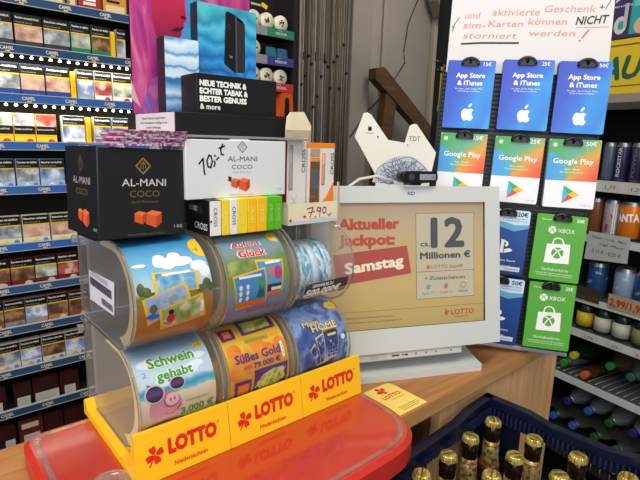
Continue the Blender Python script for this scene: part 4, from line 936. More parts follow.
        b.decal([(cx+s_*.22, cz-s_*.38), (cx+s_*.85, cz-s_*.18), (cx+s_*1.3, cz-s_*.38), (cx+s_*1.1, cz-s_*.62), (cx+s_*.22, cz-s_*.88), (cx+s_*.22, cz-s_*.66), (cx+s_*.80, cz-s_*.48), (cx+s_*.22, cz-s_*.60)], ff(.0006), WHITE); b.decal([(cx-s_*.36, cz-s_*.38), (cx-s_*1.0, cz-s_*.42), (cx-s_*1.3, cz-s_*.62), (cx-s_*.36, cz-s_*.80), (cx-s_*.36, cz-s_*.64), (cx-s_*.85, cz-s_*.58), (cx-s_*.36, cz-s_*.50)], ff(.0006), WHITE)
        b.text('PlayStation Store', w*.5, -h*.80, .0042, ff(.0006), WHITE, w=.048, align='C'); b.text('Guthabenkarte', w*.5, -h*.88, .0026, ff(.0006), WHITE, w=.035, align='C'); b.rect(w*.50, w-.006, -h+.006, -h+.014, ff(.0006), mat('ps_tag', '#cfd6e2', .4)); b.text('Geschenkkarte', w-.0075, -h+.0085, .003, ff(.0009), NAVY, w=.024, align='R')
    if kind == 'xb':
        b.text('Microsoft', .008, -.0105, .0032, ff(.0004), WHITE, w=.015); b.text(price+'€', w-.005, -.0105, .0060, ff(.0004), WHITE, w=.0115, align='R', bold=.02)
        b.disc(w*.335, -.0265, .0065, .0065, ff(.0004), WHITE, 20); b.text('XBOX', w*.45, -.0302, .0074, ff(.0004), WHITE, w=.0265, bold=.0)
        for s_ in (1, -1): b.stroke([(w*.335-s_*.0045, -.0312), (w*.335, -.0250), (w*.335+s_*.004, -.0225)], .0012, ff(.0007), xgreen)
        x0, z0 = w*.5, -h*.56; sl = .0015
        b.decal([(x0-.0185, z0+.0135), (x0+.0185, z0+.0155), (x0+.0205, z0-.0185), (x0-.0195, z0-.0195)], ff(.0004), WHITE)
        b.stroke([(x0-.010, z0+.012), (x0-.008, z0+.022), (x0-.002, z0+.025), (x0+.005, z0+.023), (x0+.009, z0+.013)], .0022, ff(.0006), WHITE)
        b.disc(x0, z0-.001, .0098, .0098, ff(.0006), xgreen, 22)
        for s_ in (1, -1): b.stroke([(x0-s_*.0070, z0-.0085), (x0-s_*.001, z0+.002), (x0+s_*.0065, z0+.0065)], .0020, ff(.0009), WHITE)
        b.text('Guthabenkarte', w*.5, -h*.845, .0050, ff(.0004), WHITE, w=.043, align='C', bold=-.006); b.text('Für Spiele, Apps und mehr auf Xbox und Windows', w*.5, -h*.895, .0024, ff(.0004), WHITE, w=.060, align='C'); b.text('Nur einlösbar mit Microsoft-Konto in Deutschland', w*.5, -h*.925, .0024, ff(.0004), WHITE, w=.056, align='C')
    b.build('card_print', card, recalc=False)
    hook(hookx, hookz)
gcard('app', '15', -.0905, .1225, .0785, .1135, 0, 'blue 15 euro gift card stack, top left below the paper note', -.0535, .1180)
gcard('app', '25', .0005, .1250, .0800, .1150, 0, 'blue 25 euro gift card stack, top middle below the paper note', .0375, .1205)
gcard('app', '50', .0875, .1240, .0800, .1150, 0, 'blue 50 euro gift card stack, top right below the paper note', .1295, .1190)
gcard('goo', '15', -.0905, .0000, .0785, .1130, 0, 'rainbow topped 15 euro gift card stack half hidden by the monitor', -.0500, -.0045)
gcard('goo', '25', .0020, -.0010, .0790, .1120, -.4, 'rainbow topped 25 euro gift card stack in the second row middle', .0415, -.0055)
gcard('goo', '50', .0885, -.0015, .0795, .1140, .8, 'rainbow topped 50 euro gift card stack at the right of second row', .1245, -.0070)
gcard('ps', '20', -.0035, -.1255, .0775, .1140, -.6, 'navy 20 euro game card stack right beside the monitor edge', .0370, -.1325)
gcard('ps', '50', -.0010, -.2460, .0800, .1200, -1.2, 'navy 50 euro game card stack in the bottom row by the monitor', .0380, -.2530)
gcard('xb', '50', .0850, -.1275, .0800, .1150, -.8, 'green 50 euro game card stack in the third row', .1250, -.1340)
gcard('xb', '25', .0870, -.2475, .0755, .1190, .6, 'green 25 euro game card stack in the bottom row', .1220, -.2540)
# paper note
t = thing('paper_note', 'white paper note with red and black handwriting above the gift cards', 'note', RO+RM.to_3x3() @ Vector((0, -.001, 0)), RY, RT, RRo)
b = MB(); b.prism([(-.0932, .105), (-.0955, .30), (.1565, .30), (.1655, .105)], lambda a, z, d: (a, d, z), mat('note_white', '#d8d5d3', .6), .0085, .0092); nt_ = b.build('sheet', t)
b = MB(); f = FR(.0082); nr = mat('faded_red_ink', '#d98a78', .6); nk = mat('note_black_ink', '#2a2728', .6); nr2 = mat('red_ink', '#c9504a', .6)
def hw(s_, u, v, h, w_, m, rot=0., sh=.12, bold=-.012): b.text(s_, u, v, h, f, m, w=w_, shear=sh, rot=rot, bold=bold)
hw('und', -.0705, .1950, .0110, .0250, nr); hw('aktivierte', -.0265, .1995, .0115, .0760, nr); hw('Geschenk', .0560, .2045, .0115, .0780, nr)
b.stroke([(.1395, .2120), (.1455, .2120)], .0012, f, nk); b.stroke([(.1425, .2090), (.1425, .2155)], .0012, f, nk); b.stroke([(.1480, .2090), (.1545, .2235)], .0012, f, nk)
hw('sim-', -.0720, .1790, .0105, .0370, nr, bold=.004); hw('Karten', -.0310, .1812, .0108, .0560, nr, bold=.004); hw('können', .0330, .1850, .0105, .0600, nr, bold=.004)
b.stroke([(-.0910, .1825), (-.0885, .1790), (-.0860, .1880), (-.0895, .1735)], .0012, f, nk); b.stroke([(-.0855, .1875), (-.0800, .1965)], .0012, f, nk)
b.text('NICHT', .1065, .1845, .0130, f, nk, w=.0490, bold=.03, rot=4, shear=.25)
hw('storniert', -.0705, .1620, .0105, .0880, nr); hw('werden', .0360, .1665, .0105, .0720, nr)
b.stroke([(.1275, .1765), (.1190, .1640)], .0022, f, nr2); b.stroke([(.1165, .1605), (.1155, .1590)], .0022, f, nr2)
b.stroke([(-.0720, .1530), (-.04, .1548), (.0210, .1552)], .0030, f, nk); b.stroke([(.1075, .1805), (.157, .1815)], .0011, f, nr)
b.build('lettering', nt_)
for zz in (.108, .121): pass
b = MB(); b.tube([(-.100, .012, .118), (-.112, .004, .124)], .0022, hk); b.tube([(-.100, .012, .106), (-.110, .004, .109)], .0022, hk); b.build('side_pegs', rack)

# ------------------------------------------------------------------ beer crate and bottles
crm_b = mat('crate_navy', '#0d1129', .38); crm_r = mat('crate_rim', '#10152e', .28)
CR = Matrix.Translation((.557, -.0500, 0)) @ Matrix.Rotation(R(3.5), 4, 'Z')     # far right corner
CWX, CWY = .400, .290
def crate(zb, label, visible=True):
    t = bpy.data.objects.new('beer_crate', None); COL.objects.link(t); t.empty_display_size = .05
    t.matrix_world = Matrix.Translation((0, 0, zb)) @ CR
    tag(t, label, 'crate')
    H = .300
    def wall(fn, L_, name):
        b = MB(); T = .006
        def bx(a0, a1, z0, z1, d0=0., d1=T, m=crm_b): b.box(a0, a1, d0, d1, z0, z1, m, tf=lambda p: fn(*p))
        zo = .262
        bx(0, L_, 0, .10); bx(0, .045, .10, H-.010); bx(L_-.045, L_, .10, H-.010); bx(.045, L_-.045, zo, H-.014)
        bx(.045, .060, .10, zo); bx(L_-.060, L_-.045, .10, zo)
        n = int((L_-.02)/.0072)
        for k in range(n):
            a = .01+k*.0072; bx(a, a+.0030, zo+.002, H-.016, T, T+.0045, mat('crate_rib', '#1f2748', .3))
        prof_ = [(-.004, 0), (.070, 0), (.105, .007), (L_-.105, .007), (L_-.070, 0), (L_+.004, 0)]
        for (a0, s0), (a1, s1) in zip(prof_[:-1], prof_[1:]):
            b.box(a0, a1, -.004, T+.0045, H-.014, H, crm_r, tf=lambda p: fn(p[0], p[1], p[2]-(s0 if abs(p[0]-a0) < 1e-6 else s1)))
        return b.build(name, t)
    wall(lambda a, d, z: (-a, -d, z), CWX, 'long_wall'); wall(lambda a, d, z: (-a, -CWY+d, z), CWX, 'long_wall')
    wall(lambda a, d, z: (-d, -a, z), CWY, 'short_wall'); wall(lambda a, d, z: (-CWX+d, -a, z), CWY, 'short_wall')
    b = MB(); b.box(-CWX+.006, -.006, -CWY+.006, -.006, .004, .010, crm_b); b.build('crate_floor', t)
    b = MB()
    for k in range(1, 6): b.box(-.012-k*.0628-.001, -.012-k*.0628+.001, -CWY+.007, -.007, .010, .09, crm_b)
    for k in range(1, 4): b.box(-CWX+.007, -.007, -.013-k*.066-.001, -.013-k*.066+.001, .010, .09, crm_b)
    b.build('divider', t)
    b = MB()   # white triangular mark on the inside of the far wall
    f = lambda u, v: (-.085+u, -.0062-.0025, .232+v)
    b.stroke([(0, .046), (.034, .046), (.015, .008), (0, .046)], .004, f, mat('crate_mark', '#555c80', .5)); b.build('triangle_mark', t)
    return t
crate(.615, 'navy blue beer crate with gold capped bottles in front of the counter')
crate(.3145, 'middle navy crate of the stack under the filled crate'); crate(.014, 'lowest navy crate of the stack under the filled crate')
glassb = mat('brown_glass', '#1d0f06', .12, 0, .6); capm = noise_mat('gold_cap', [(.35, '#85702a'), (.5, '#bfa850'), (.7, '#d9cc86')], 140, rough=.34, metal=.6, detail=2)
foil = noise_mat('neck_foil', [(.3, '#3f3018'), (.45, '#7d683a'), (.58, '#b9a468'), (.75, '#5a4526')], 190, (1, 1, .8), rough=.36, metal=.4)
fred = mat('foil_red', '#8e2a20', .4); capd = mat('cap_dark_print', '#5b4a18', .4)
def bottle(label):
    t = thing('beer_bottle', label, 'bottle', (0, 0, 0), group='gold capped beer bottles')
    b = MB(); b.lathe([(.028, 0), (.0302, .003), (.0305, .115), (.0295, .138), (.0225, .166), (.0158, .190), (.0126, .215), (.0112, .250), (.0122, .256), (.0122, .262), (.0106, .264), (.0106, .274)], glassb, 26); b.build('glass', t)
    b = MB(); b.lathe([(.0168, .1905), (.0142, .206), (.0130, .222), (.0120, .242)], foil, 26, mats=[foil, foil, foil])
    b.lathe([(.0162, .2000), (.0160, .2010)], fred, 26); b.lathe([(.0146, .2050), (.0144, .2060)], fred, 26); b.lathe([(.01265, .2350), (.01255, .2365)], fred, 26); b.build('neck_foil', t)
    b = MB(); b.lathe([(.0118, .2670), (.0130, .2676), (.0122, .2715), (.0113, .2745), (.0100, .2757), (.0010, .2762)], capm, 42, crimp=-.06, smooth=False)
    f = TOP(.2768); b.text('PILS', 0, .0030, .0030, f, capd, w=.010, align='C'); b.rect(-.008, .008, -.0012, .0012, f, capd); b.text('BRAU', 0, -.0070, .0030, f, capd, w=.012, align='C') if False else b.stroke([(-.006, -.006), (.006, -.006)], .0012, f, capd)
    b.build('crown_cap', t)
    return t
BL = [((.5159, -.0856), 'gold capped bottle in the far corner of the crate'), ((.4496, -.0880), 'second bottle from the far corner along the crate back wall'), ((.3868, -.0929), 'third bottle from the far corner along the crate back wall'),
      ((.3252, -.0950), 'fourth bottle along the crate back wall, nearest the red tray'), ((.5200, -.1495), 'second bottle from the far corner along the right crate wall'), ((.4584, -.1525), 'bottle in the crate middle, behind the lower foremost one'),
      ((.3960, -.1536), 'front bottle of the crate middle, only its cap and neck showing'), ((.5284, -.2090), 'third bottle along the right crate wall'), ((.4652, -.2109), 'front bottle right of the middle, its cap cut by the frame'), ((.5340, -.2700), 'rightmost beer bottle at the picture corner')]
bot0 = None
for k, ((x, y), ds) in enumerate(BL):
    if bot0 is None: bot0 = o = bottle(ds)
    else: o = copy_tree(bot0); o['label'] = ds
    o.location = (x, y, .6255)
    o.rotation_euler = (0, 0, R(40+57*k))

# ------------------------------------------------------------------ cigarette shelf
FY = .957
SX0, SX1 = -.42, .905
t = thing('tobacco_shelf', 'tall dark tobacco shelf wall with blue price rails and LED strips', 'shelf', (0, 0, 0))
shd = mat('shelf_dark', '#1c1b1a', .55); shb = mat('shelf_board', '#2a2826', .5)
b = MB(); b.box(SX0, SX1, FY+.115, FY+.125, .05, 2.0, mat('shelf_back', '#151413', .7)); b.build('back_panel', t)
b = MB(); b.box(SX1, SX1+.018, FY-.004, FY+.125, .0, 2.0, shd); b.build('side_panel', t); b = MB(); b.box(SX0-.02, SX0, FY-.004, FY+.125, 0, 2.0, shd); b.build('side_panel', t)
RT_ = [1.627, 1.518, 1.407, 1.296, 1.190, 1.049, .942, .836, .724, .615, .505]
rcol = ['#23466b', '#21456b', '#2f61a8', '#3566ac', '#3566ac', '#3566ac', '#35577f', '#34506f', '#33506e', '#2e4a68', '#2e4a68']  # one blue, painted brighter on the middle rails where the LEDs light them
rwh = mat('rail_edge', '#a9adb0', .4)
led = mat('led_lamp', '#ffffff', .3, emit='#fff6e4', es=9.0)
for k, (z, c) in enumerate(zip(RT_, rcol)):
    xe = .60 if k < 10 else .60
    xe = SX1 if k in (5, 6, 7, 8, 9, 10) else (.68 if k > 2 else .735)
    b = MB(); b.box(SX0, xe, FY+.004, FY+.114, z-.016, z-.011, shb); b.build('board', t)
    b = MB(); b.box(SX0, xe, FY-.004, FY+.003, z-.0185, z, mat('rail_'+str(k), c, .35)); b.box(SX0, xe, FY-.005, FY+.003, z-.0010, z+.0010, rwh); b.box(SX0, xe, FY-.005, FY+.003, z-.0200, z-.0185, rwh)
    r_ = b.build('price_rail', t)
    b = MB(); f = FR(FY-.0045)
    x = {0: .098, 1: .062, 2: .098, 3: .120, 4: .116, 5: .106, 6: .102, 7: .098, 8: .088, 9: .084, 10: .08}[k]
    step = .0945
    while x > SX0+.05: x -= step
    while x < min(xe, .42):
        if x > -.16:
            b.text('CAMEL', x, z-.0130, .0080, f, mat('rail_logo', '#e9e4cf', .5), w=.028, bold=.02); b.rect(x+.010, x+.020, z-.0175, z-.0145, f, mat('rail_logo_gold', '#e0c24a', .5))
        x += step
    b.build('lettering', r_)
    if k in (1, 2):
        b = MB(); b.box(SX0, xe, FY+.006, FY+.012, z-.0265, z-.0205, shd); ls = b.build('led_strip', t)
        b = MB(); x = .045-.0205*10
        while x < .42: b.ball((x, FY+.0065, z-.0250), .0034, led, (1.2, .6, .9), 8, 6); x += .0205
        b.build('lamp', ls)
stx_ = ['Rauchen ist tödlich', 'Rauchen verursacht Krebs', 'Rauchen schadet', 'Rauchen ist tödlich']
packdark = mat('pack_black', '#101010', .4); pyl = mat('pack_line_yellow', '#e2b822', .45)
photo = [noise_mat('pack_photo_skin', [(.3, '#8d6a5c'), (.5, '#c79c86'), (.65, '#e0c2ae'), (.8, '#6d4a42')], 38, rough=.4), noise_mat('pack_photo_grey', [(.3, '#3d4144'), (.5, '#8f959a'), (.65, '#c9cdd0'), (.8, '#5a5450')], 38, rough=.4),
         noise_mat('pack_photo_red', [(.3, '#6d2a2a'), (.5, '#b55a52'), (.65, '#dfc0b4'), (.8, '#40221f')], 38, rough=.4), noise_mat('pack_photo_blue', [(.3, '#3a4d7a'), (.5, '#8fa4cc'), (.65, '#e3e8f0'), (.8, '#5d6a8c')], 38, rough=.4),
         noise_mat('pack_photo_brown', [(.3, '#33241c'), (.5, '#6d4a35'), (.65, '#a9825f'), (.8, '#1f1713')], 38, rough=.4), noise_mat('pack_photo_green', [(.3, '#4a5a4a'), (.5, '#a3b09a'), (.65, '#dcd9cf'), (.8, '#8a4a3c')], 38, rough=.4)]
def cigpack(x0, x1, z, h, base, pho, label, dy=.010, warn=True, low=None):
    b = MB(); w = x1-x0; fy = FY+dy
    side = mat('pack_side', '#2b2a2a', .5)
    b.box(x0, x1, fy, fy+.022, z, z+h, mat('pk_'+base, base, .4), .0006)
    f = FR(fy-.0003)
    if warn:
        b.rect(x0+.0004, x1-.0004, z+h*.70, z+h-.0004, f, packdark); f2 = FR(fy-.0006)
        b.text(stx_[int(x0*1000) % 4], x0+.003, z+h*.865, .0050, f2, WHITE, w=w*.85, bold=.03); b.text('Hören Sie jetzt auf', x0+.003, z+h*.755, .0036, f2, LGREY, w=w*.6)
        b.rect(x0+.0004, x1-.0004, z+h*.675, z+h*.715, f2, pyl); b.rect(x0+.0004, x1-.0004, z+h*.28, z+h*.685, f, photo[pho])
    else:
        b.rect(x0+.0004, x1-.0004, z+h*.62, z+h-.0004, f, photo[pho]); b.rect(x0+.0004, x1-.0004, z+h*.34, z+h*.62, f, packdark); f2 = FR(fy-.0006)
        b.text(stx_[1], x0+.003, z+h*.50, .0042, f2, WHITE, w=w*.8); b.rect(x0+.0004, x1-.0004, z+h*.335, z+h*.365, f2, pyl)
    if low:
        kind, c = low; m = mat('lowmark_'+c, c, .45)
        if kind == 'blob': b.disc(x0+w*.72, z+h*.13, w*.18, h*.11, FR(fy-.0005), m, 12)
        elif kind == 'bar': b.rect(x0+w*.12, x0+w*.62, z+h*.08, z+h*.17, FR(fy-.0005), m)
        elif kind == 'pyr': b.decal([(x0+w*.1, z+h*.03), (x0+w*.45, z+h*.24), (x0+w*.8, z+h*.03)], FR(fy-.0005), m); b.disc(x0+w*.82, z+h*.15, w*.10, h*.09, FR(fy-.0006), mat('lowmark_blue', '#5a86b8', .45), 10)
        elif kind == 'bird': b.decal([(x0+w*.55, z+h*.06), (x0+w*.70, z+h*.20), (x0+w*.66, z+h*.12), (x0+w*.85, z+h*.10), (x0+w*.7, z+h*.05)], FR(fy-.0005), m)
    return tag(b.build('cigarette_pack'), label, 'cigarette pack', 'cigarette packs on the tobacco shelf')
def divider(x, z, label):
    b = MB(); b.prism(roundpoly([(FY+.002, z), (FY+.05, z), (FY+.05, z+.076), (FY+.002, z+.076)], [0, 0, .004, .012], 5), lambda y, zz, d: (d, y, zz), mat('divider_yellow', '#e0b81f', .35), x, x+.010)
    tag(b.build('shelf_divider'), label, 'divider', 'yellow shelf dividers')
pz = lambda k: RT_[k]-.0106
O = .025
def row(k, h, items, rowname):
    n = len(items)
    for i, it in enumerate(items):
        x0, x1, base, cname, pho = it[:5]; kw = it[5] if len(it) > 5 else {}
        cigpack(O+x0, O+x1, pz(k), h, base, pho, f'{cname} cigarette pack, {ORD[i]} from the left on the {rowname}', **kw)
B = lambda c: dict(low=('bird', c))
row(1, .083, [(.006, .068, '#3a3c40', 'black footed', 1, B('#9aa0a4')), (.072, .130, '#34363a', 'black footed skin photo', 0, B('#9aa0a4')), (.133, .191, '#303236', 'black footed grey photo', 1, B('#9aa0a4')),
              (.194, .239, '#1f7a50', 'green footed', 5, B('#a9cdb8')), (.243, .288, '#1f7a50', 'green footed dark photo', 4, B('#a9cdb8')), (.305, .328, '#c9bfae', 'beige narrow', 1, dict(low=('bar', '#8a7a66')))], 'top pack shelf')
row(2, .083, [(.020, .074, '#23408c', 'blue footed', 1, B('#a9b9dc')), (.076, .127, '#23408c', 'blue footed skin photo', 0, B('#a9b9dc')), (.130, .184, '#23408c', 'blue footed warm photo', 0, B('#a9b9dc')),
              (.201, .242, '#8fa0b4', 'pale blue smoke photo', 3, dict(low=('bar', '#d5dde6'))), (.244, .287, '#e3ded8', 'white footed red marked', 2, dict(low=('blob', '#b8222c'))), (.290, .340, '#e3ded8', 'white footed leafy photo', 5, dict(low=('blob', '#b8222c')))], 'second pack shelf')
N_ = dict(low=('blob', '#c23a2c'), warn=False)
row(3, .078, [(.000, .051, '#ecc32e', 'yellow footed green photo', 5, N_), (.053, .098, '#ecc32e', 'yellow footed grey photo', 1, N_), (.100, .146, '#ecc32e', 'yellow footed red photo', 2, N_), (.160, .213, '#dfe6ee', 'pale blue photo', 3, dict(low=('bar', '#7fa6cf'))), (.236, .279, '#d9d4c2', 'grey eye photo', 1, dict(low=('bar', '#8c8a80'))), (.283, .325, '#7fb2d4', 'sky blue', 3, dict(low=('bar', '#dfe9f0')))], 'third pack shelf')
P_ = dict(low=('pyr', '#dfe6ee'))
row(4, .075, [(-.010, .046, '#9fbfe2', 'light blue footed', 1, P_), (.050, .099, '#9fbfe2', 'light blue footed grey photo', 1, P_), (.102, .157, '#9fbfe2', 'light blue footed dark photo', 3, P_)], 'fourth pack shelf')
Q_ = dict(low=('pyr', '#e9c64a'))
row(5, .077, [(-.014, .049, '#dcd6b8', 'cream footed grey photo', 1, Q_), (.053, .113, '#dcd6b8', 'cream footed skin photo', 0, Q_), (.117, .178, '#dcd6b8', 'cream footed warm photo', 0, Q_), (.182, .24, '#dcd6b8', 'cream footed', 2, Q_)], 'fifth pack shelf')
D_ = dict(low=('blob', '#c9b8a8'))
row(6, .077, [(-.048, .016, '#6d1f1c', 'maroon footed brown photo', 4, D_), (.018, .070, '#6d1f1c', 'maroon footed dark photo', 4, D_), (.072, .122, '#6d1f1c', 'maroon footed green photo', 5, D_), (.125, .175, '#6d1f1c', 'maroon footed red photo', 2, D_)], 'sixth pack shelf')
E_ = lambda c: dict(low=('blob', c))
row(7, .077, [(-.058, -.006, '#8a4a30', 'rust footed', 4, E_('#c9a070')), (-.004, .040, '#8c8780', 'grey footed brown photo', 4, E_('#5f6a76')), (.042, .092, '#8a8f88', 'olive footed blue photo', 3, E_('#c98a4a')), (.094, .142, '#a9714e', 'copper footed dark photo', 4, E_('#e0c29a')), (.145, .195, '#8a4a30', 'rust footed dark photo', 4, E_('#c9a070'))], 'seventh pack shelf')
F_ = dict(low=('pyr', '#b3a384'))
row(8, .077, [(-.034, .021, '#d3cdc0', 'pale footed grey photo', 1, F_), (.023, .070, '#d3cdc0', 'pale footed lilac photo', 3, F_), (.073, .127, '#d3cdc0', 'pale footed brown photo', 4, F_), (.129, .180, '#d3cdc0', 'pale footed blue photo', 3, F_)], 'eighth pack shelf')
divider(O+.2885, pz(1), 'yellow divider at the right of the top pack shelf'); divider(O+.1860, pz(2), 'yellow divider on the second pack shelf'); divider(O+.2160, pz(3), 'yellow divider on the third pack shelf')
# dark tobacco pouches with price cards (two low shelves)
pch = noise_mat('pouch_maroon', [(.3, '#25100f'), (.6, '#3a1715'), (.8, '#4a2420')], 20, rough=.4)
for k, items in ((9, [(-.060, -.018, -.050, -.028), (.000, .040, .005, .035), (.044, .106, .047, .104), (.110, .158, .118, .146)]), (10, [(-.060, -.004, -.030, -.008), (.004, .060, .012, .050), (.064, .11, 0, 0), (.114, .165, 0, 0)])):
    for i, (x0, x1, c0, c1) in enumerate(items):
        o = thing('tobacco_pouch', f'dark tobacco pouch, {ORD[i]} from the left on the {"lowest" if k == 10 else "second lowest"} shelf', 'pouch', (O+x0, FY+.012, pz(k)), group='dark tobacco pouches')
        w = x1-x0; b = MB(); b.prism([(0, 0), (.030, 0), (.024, .070), (.010, .070)], lambda y, z, d: (d, y, z), mat('pouch_red', '#5e1d1a', .4) if (k == 10 and i == 1) else pch, 0, w); b.build('pouch', o)
        if c1 > c0:
            b = MB(); b.box(c0-x0, c1-x0, -.004, -.0032, .0035, .033, mat('price_card', '#bdbbb2', .5))
            for q_ in range(4): b.rect(c0-x0+.003, c0-x0+(c1-c0)*(.9-.15*(q_ % 2)), .007+.006*q_, .0092+.006*q_, FR(-.0044), LGREY)
            b.build('price_card', o)
        if k == 10 and i == 1:
            b = MB(); b.rect(.006, .046, .045, .060, FR(.0065), mat('pouch_stripe', '#c9bfa8', .5), rot=0); b.build('stripe', o)
# tobacco tins on the top shelf
for i, (x0, x1, c, nm) in enumerate(((.00, .085, '#7a5a34', 'brown'), (.088, .130, '#c9a02e', 'ochre'), (.133, .186, '#b5482a', 'orange red'), (.190, .214, '#6f6a60', 'grey'), (.217, .272, '#9c241c', 'red with a white label'), (.276, .335, '#c98a35', 'golden orange'))):
    o = thing('tobacco_box', f'{nm} tobacco box on the highest shelf', 'box', (O+x0, FY+.008, pz(0)), group='tobacco boxes on the highest shelf')
    b = MB(); w = x1-x0; b.box(0, w, 0, .06, 0, .085, noise_mat('tin_'+nm.split()[0], [(.3, c), (.7, c), (.8, '#d9c79a' if i in (2, 1) else c)], 45, rough=.4), .002); bx = b.build('carton', o)
    b = MB(); 
    if i == 4: b.rect(.010, .040, .030, .056, FR(-.0004), WHITE); b.rect(.012, .037, .044, .050, FR(-.0008), packdark); b.rect(.010, .040, .020, .027, FR(-.0004), mat('tin_label', '#e3d6c4', .5))
    else: b.rect(.006, w-.006, .012, .030, FR(-.0004), mat('tin_band', '#d8c08a', .5)); b.rect(.008, w*.7, .036, .042, FR(-.0004), packdark)
    b.build('label_print', bx)
# pouch can section at the right end of the shelf
rack2 = [(1.6620, '#2f7f62', 'green', 'MEDIUM'), (1.5760, '#3a3f86', 'indigo', 'MEDIUM'), (1.4950, '#b8303a', 'red', 'STRONG')]
ivory = mat('can_ivory', '#e3dcc2', .4)
for k, (z, c, nm, tx) in enumerate(rack2):
    o = thing('can_tray', f'{nm} fronted tray holding round white cans on the shelf end', 'tray', (.675, FY, z)); 
    b = MB(); b.box(0, .225, -.014, -.010, -.021, .006, mat('tray_'+nm, c, .4)); b.box(0, .118, -.0146, -.0139, -.021, .006, mat('tray_grey', '#8c8a8a', .5)) ; fr = b.build('front_strip', o)
    b = MB(); b.text(tx, .150, -.0130, .0085, FR(-.0146), mat('tray_text', '#cfd8d2', .5), w=.044, bold=.02); b.text('extra', .158, .0000, .0040, FR(-.0146), mat('tray_text', '#cfd8d2', .5), w=.016); b.build('lettering', fr)
    b = MB(); b.box(0, .225, -.010, .10, -.021, -.017, shb); b.build('base_plate', o)
    for i, x in enumerate((.752, .803, .858)):
        if k == 1 and i > 0: continue
        if k == 0 and i == 0: lab = 'white pouch can half behind the wave artwork, green tray'
        elif k == 2 and i == 0: lab = 'white pouch can half behind the wave artwork, red tray'
        elif k == 1: lab = 'single white pouch can in the indigo tray'
        else: lab = f'round white pouch can, {"middle" if i == 1 else "rightmost"} one in the {nm} tray'
        q_ = thing('pouch_can', lab, 'can', (x, FY, z-.017+.0005), group='round white pouch cans')
        b = MB(); zc = .0425; tfm = lambda p: Vector((p.x, -p.z+.004, p.y+zc))
        b.lathe([(.0245, -.014), (.0258, -.012), (.0258, .002), (.0245, .0045), (.001, .0048)], ivory, 30, tf=tfm); b.build('can', q_)
        b = MB(); cc_ = {0: '#3a8a6a', 1: '#6d5a9a', 2: '#2b2f55'}[k]; rr = random.Random(i*7+k)
        for _ in range(14):
            a = rr.uniform(0, 6.28); r_ = rr.uniform(.002, .012); b.disc(r_*math.cos(a), r_*math.sin(a)+zc, rr.uniform(.002, .005), rr.uniform(.0015, .003), FR(-.0012), mat('can_ink_%d' % (k if i < 2 else k+3), cc_ if i < 2 else '#5b4a8a', .5), 8, rot=rr.uniform(0, 90))
        b.build('emblem', q_)
# turquoise foil packets beside the single can
for i, x in enumerate((.823, .868)):
    b = MB(); b.prism([(0, .004), (.018, .004), (.012, .052), (.009, .054)], lambda y, z, d: (d, y, z), noise_mat('packet_teal', [(.3, '#1f2f4a'), (.5, '#2f7a90'), (.7, '#3a4a7a')], 40, rough=.4), x-.018, x+.020)
    o = tag(b.build('foil_packet'), f'dark turquoise packet in the indigo tray, {"left" if i == 0 else "right"} of the two', 'packet', 'turquoise packets'); o.location = (0, FY, 1.5760-.0165)
# small price flag above
b = MB(); b.box(.735, .775, FY-.010, FY-.008, 1.724, 1.730, mat('flag_stem', '#b9b39a', .5)); b.prism([(.770, 1.727), (.792, 1.718), (.797, 1.729), (.778, 1.737)], lambda x, z, d: (x, FY-.010+d, z), YEL, 0, .002); b.box(.66, .745, FY-.008, FY+.02, 1.722, 1.735, shd)
tag(b.build('price_flag'), 'small yellow price flag above the round white cans', 'flag')
# orange dispenser below the cans
t = thing('orange_holder', 'orange plastic holder at the bottom right of the can section', 'holder', (.853, FY-.012, 1.395)); org = mat('holder_orange', '#c9501a', .4)
b = MB(); b.prism([(-.010, 0), (.052, 0), (.046, .085), (.004, .085)], lambda x, z, d: (x, d, z), org, 0, .03); b.build('holder_body', t)
b = MB(); b.prism(roundpoly([(.013, .0), (.034, .0), (.032, .062), (.015, .062)], [0, 0, .008, .008], 4), lambda x, z, d: (x, -.0008+d, z), BLACKP, 0, .002); b.build('slot', t)
b = MB(); b.box(.66, SX1, FY+.004, FY+.114, 1.388, 1.3935, shb); b.build('board', bpy.data.objects['tobacco_shelf'])

# ------------------------------------------------------------------ drinks cooler on the right
CY = -100; CO = Vector((1.448, .103, 0))
def cool(name, label, cat, u, d, z, group=None): # u along the front (towards the viewer's right), d depth behind the front
    m = frame(CY); p = CO+m.to_3x3() @ Vector((u, d, z)); return thing(name, label, cat, p, CY, group=group)
t = cool('drinks_cooler', 'dark open drinks cooler with yellow header sign right of the cards', 'cooler', 0, 0, 0)
cin = mat('cooler_inside', '#1d1e1c', .6); cfr = mat('cooler_frame', '#3c3b38', .5); ced = mat('cooler_edge', '#b9c2c1', .4)
b = MB(); b.box(-.75, .55, .50, .53, 0, 2.3, cin); b.build('back_panel', t)
for x in (-.78, .55):
    b = MB(); b.box(x, x+.03, -.01, .53, 0, 2.3, cin); b.build('side_panel', t)
b = MB(); b.box(-.75, .55, .0, .50, 1.45, 1.47, cin); b.build('roof_panel', t)
b = MB(); b.box(-.75, .55, .02, .50, 0, .10, cin); b.build('plinth', t)
b = MB(); b.box(-.75, .55, -.012, .0, 1.432, 1.452, cfr); b.box(-.75, .55, -.012, .0, 1.452, 1.476, mat('header_rail', '#8d867c', .5)); b.build('header_rail', t)
b = MB(); b.box(-.75, .55, -.006, .02, 1.476, 1.625, mat('header_yellow', '#d3b526', .5)); hd = b.build('header_sign', t)
b = MB(); f = FR(-.0068); gk = mat('header_green', '#1f5a3f', .5)
b.text('RAUCH', -.122, 1.518, .062, f, gk, w=.262, bold=.055, shear=.25); b.stroke([(-.70, 1.612), (.0, 1.609), (.55, 1.606)], .004, f, mat('header_brown', '#6d5a2a', .5)); b.stroke([(-.70, 1.497), (-.0, 1.498), (.55, 1.500)], .003, f, mat('header_brown', '#6d5a2a', .5)); b.build('lettering', hd)
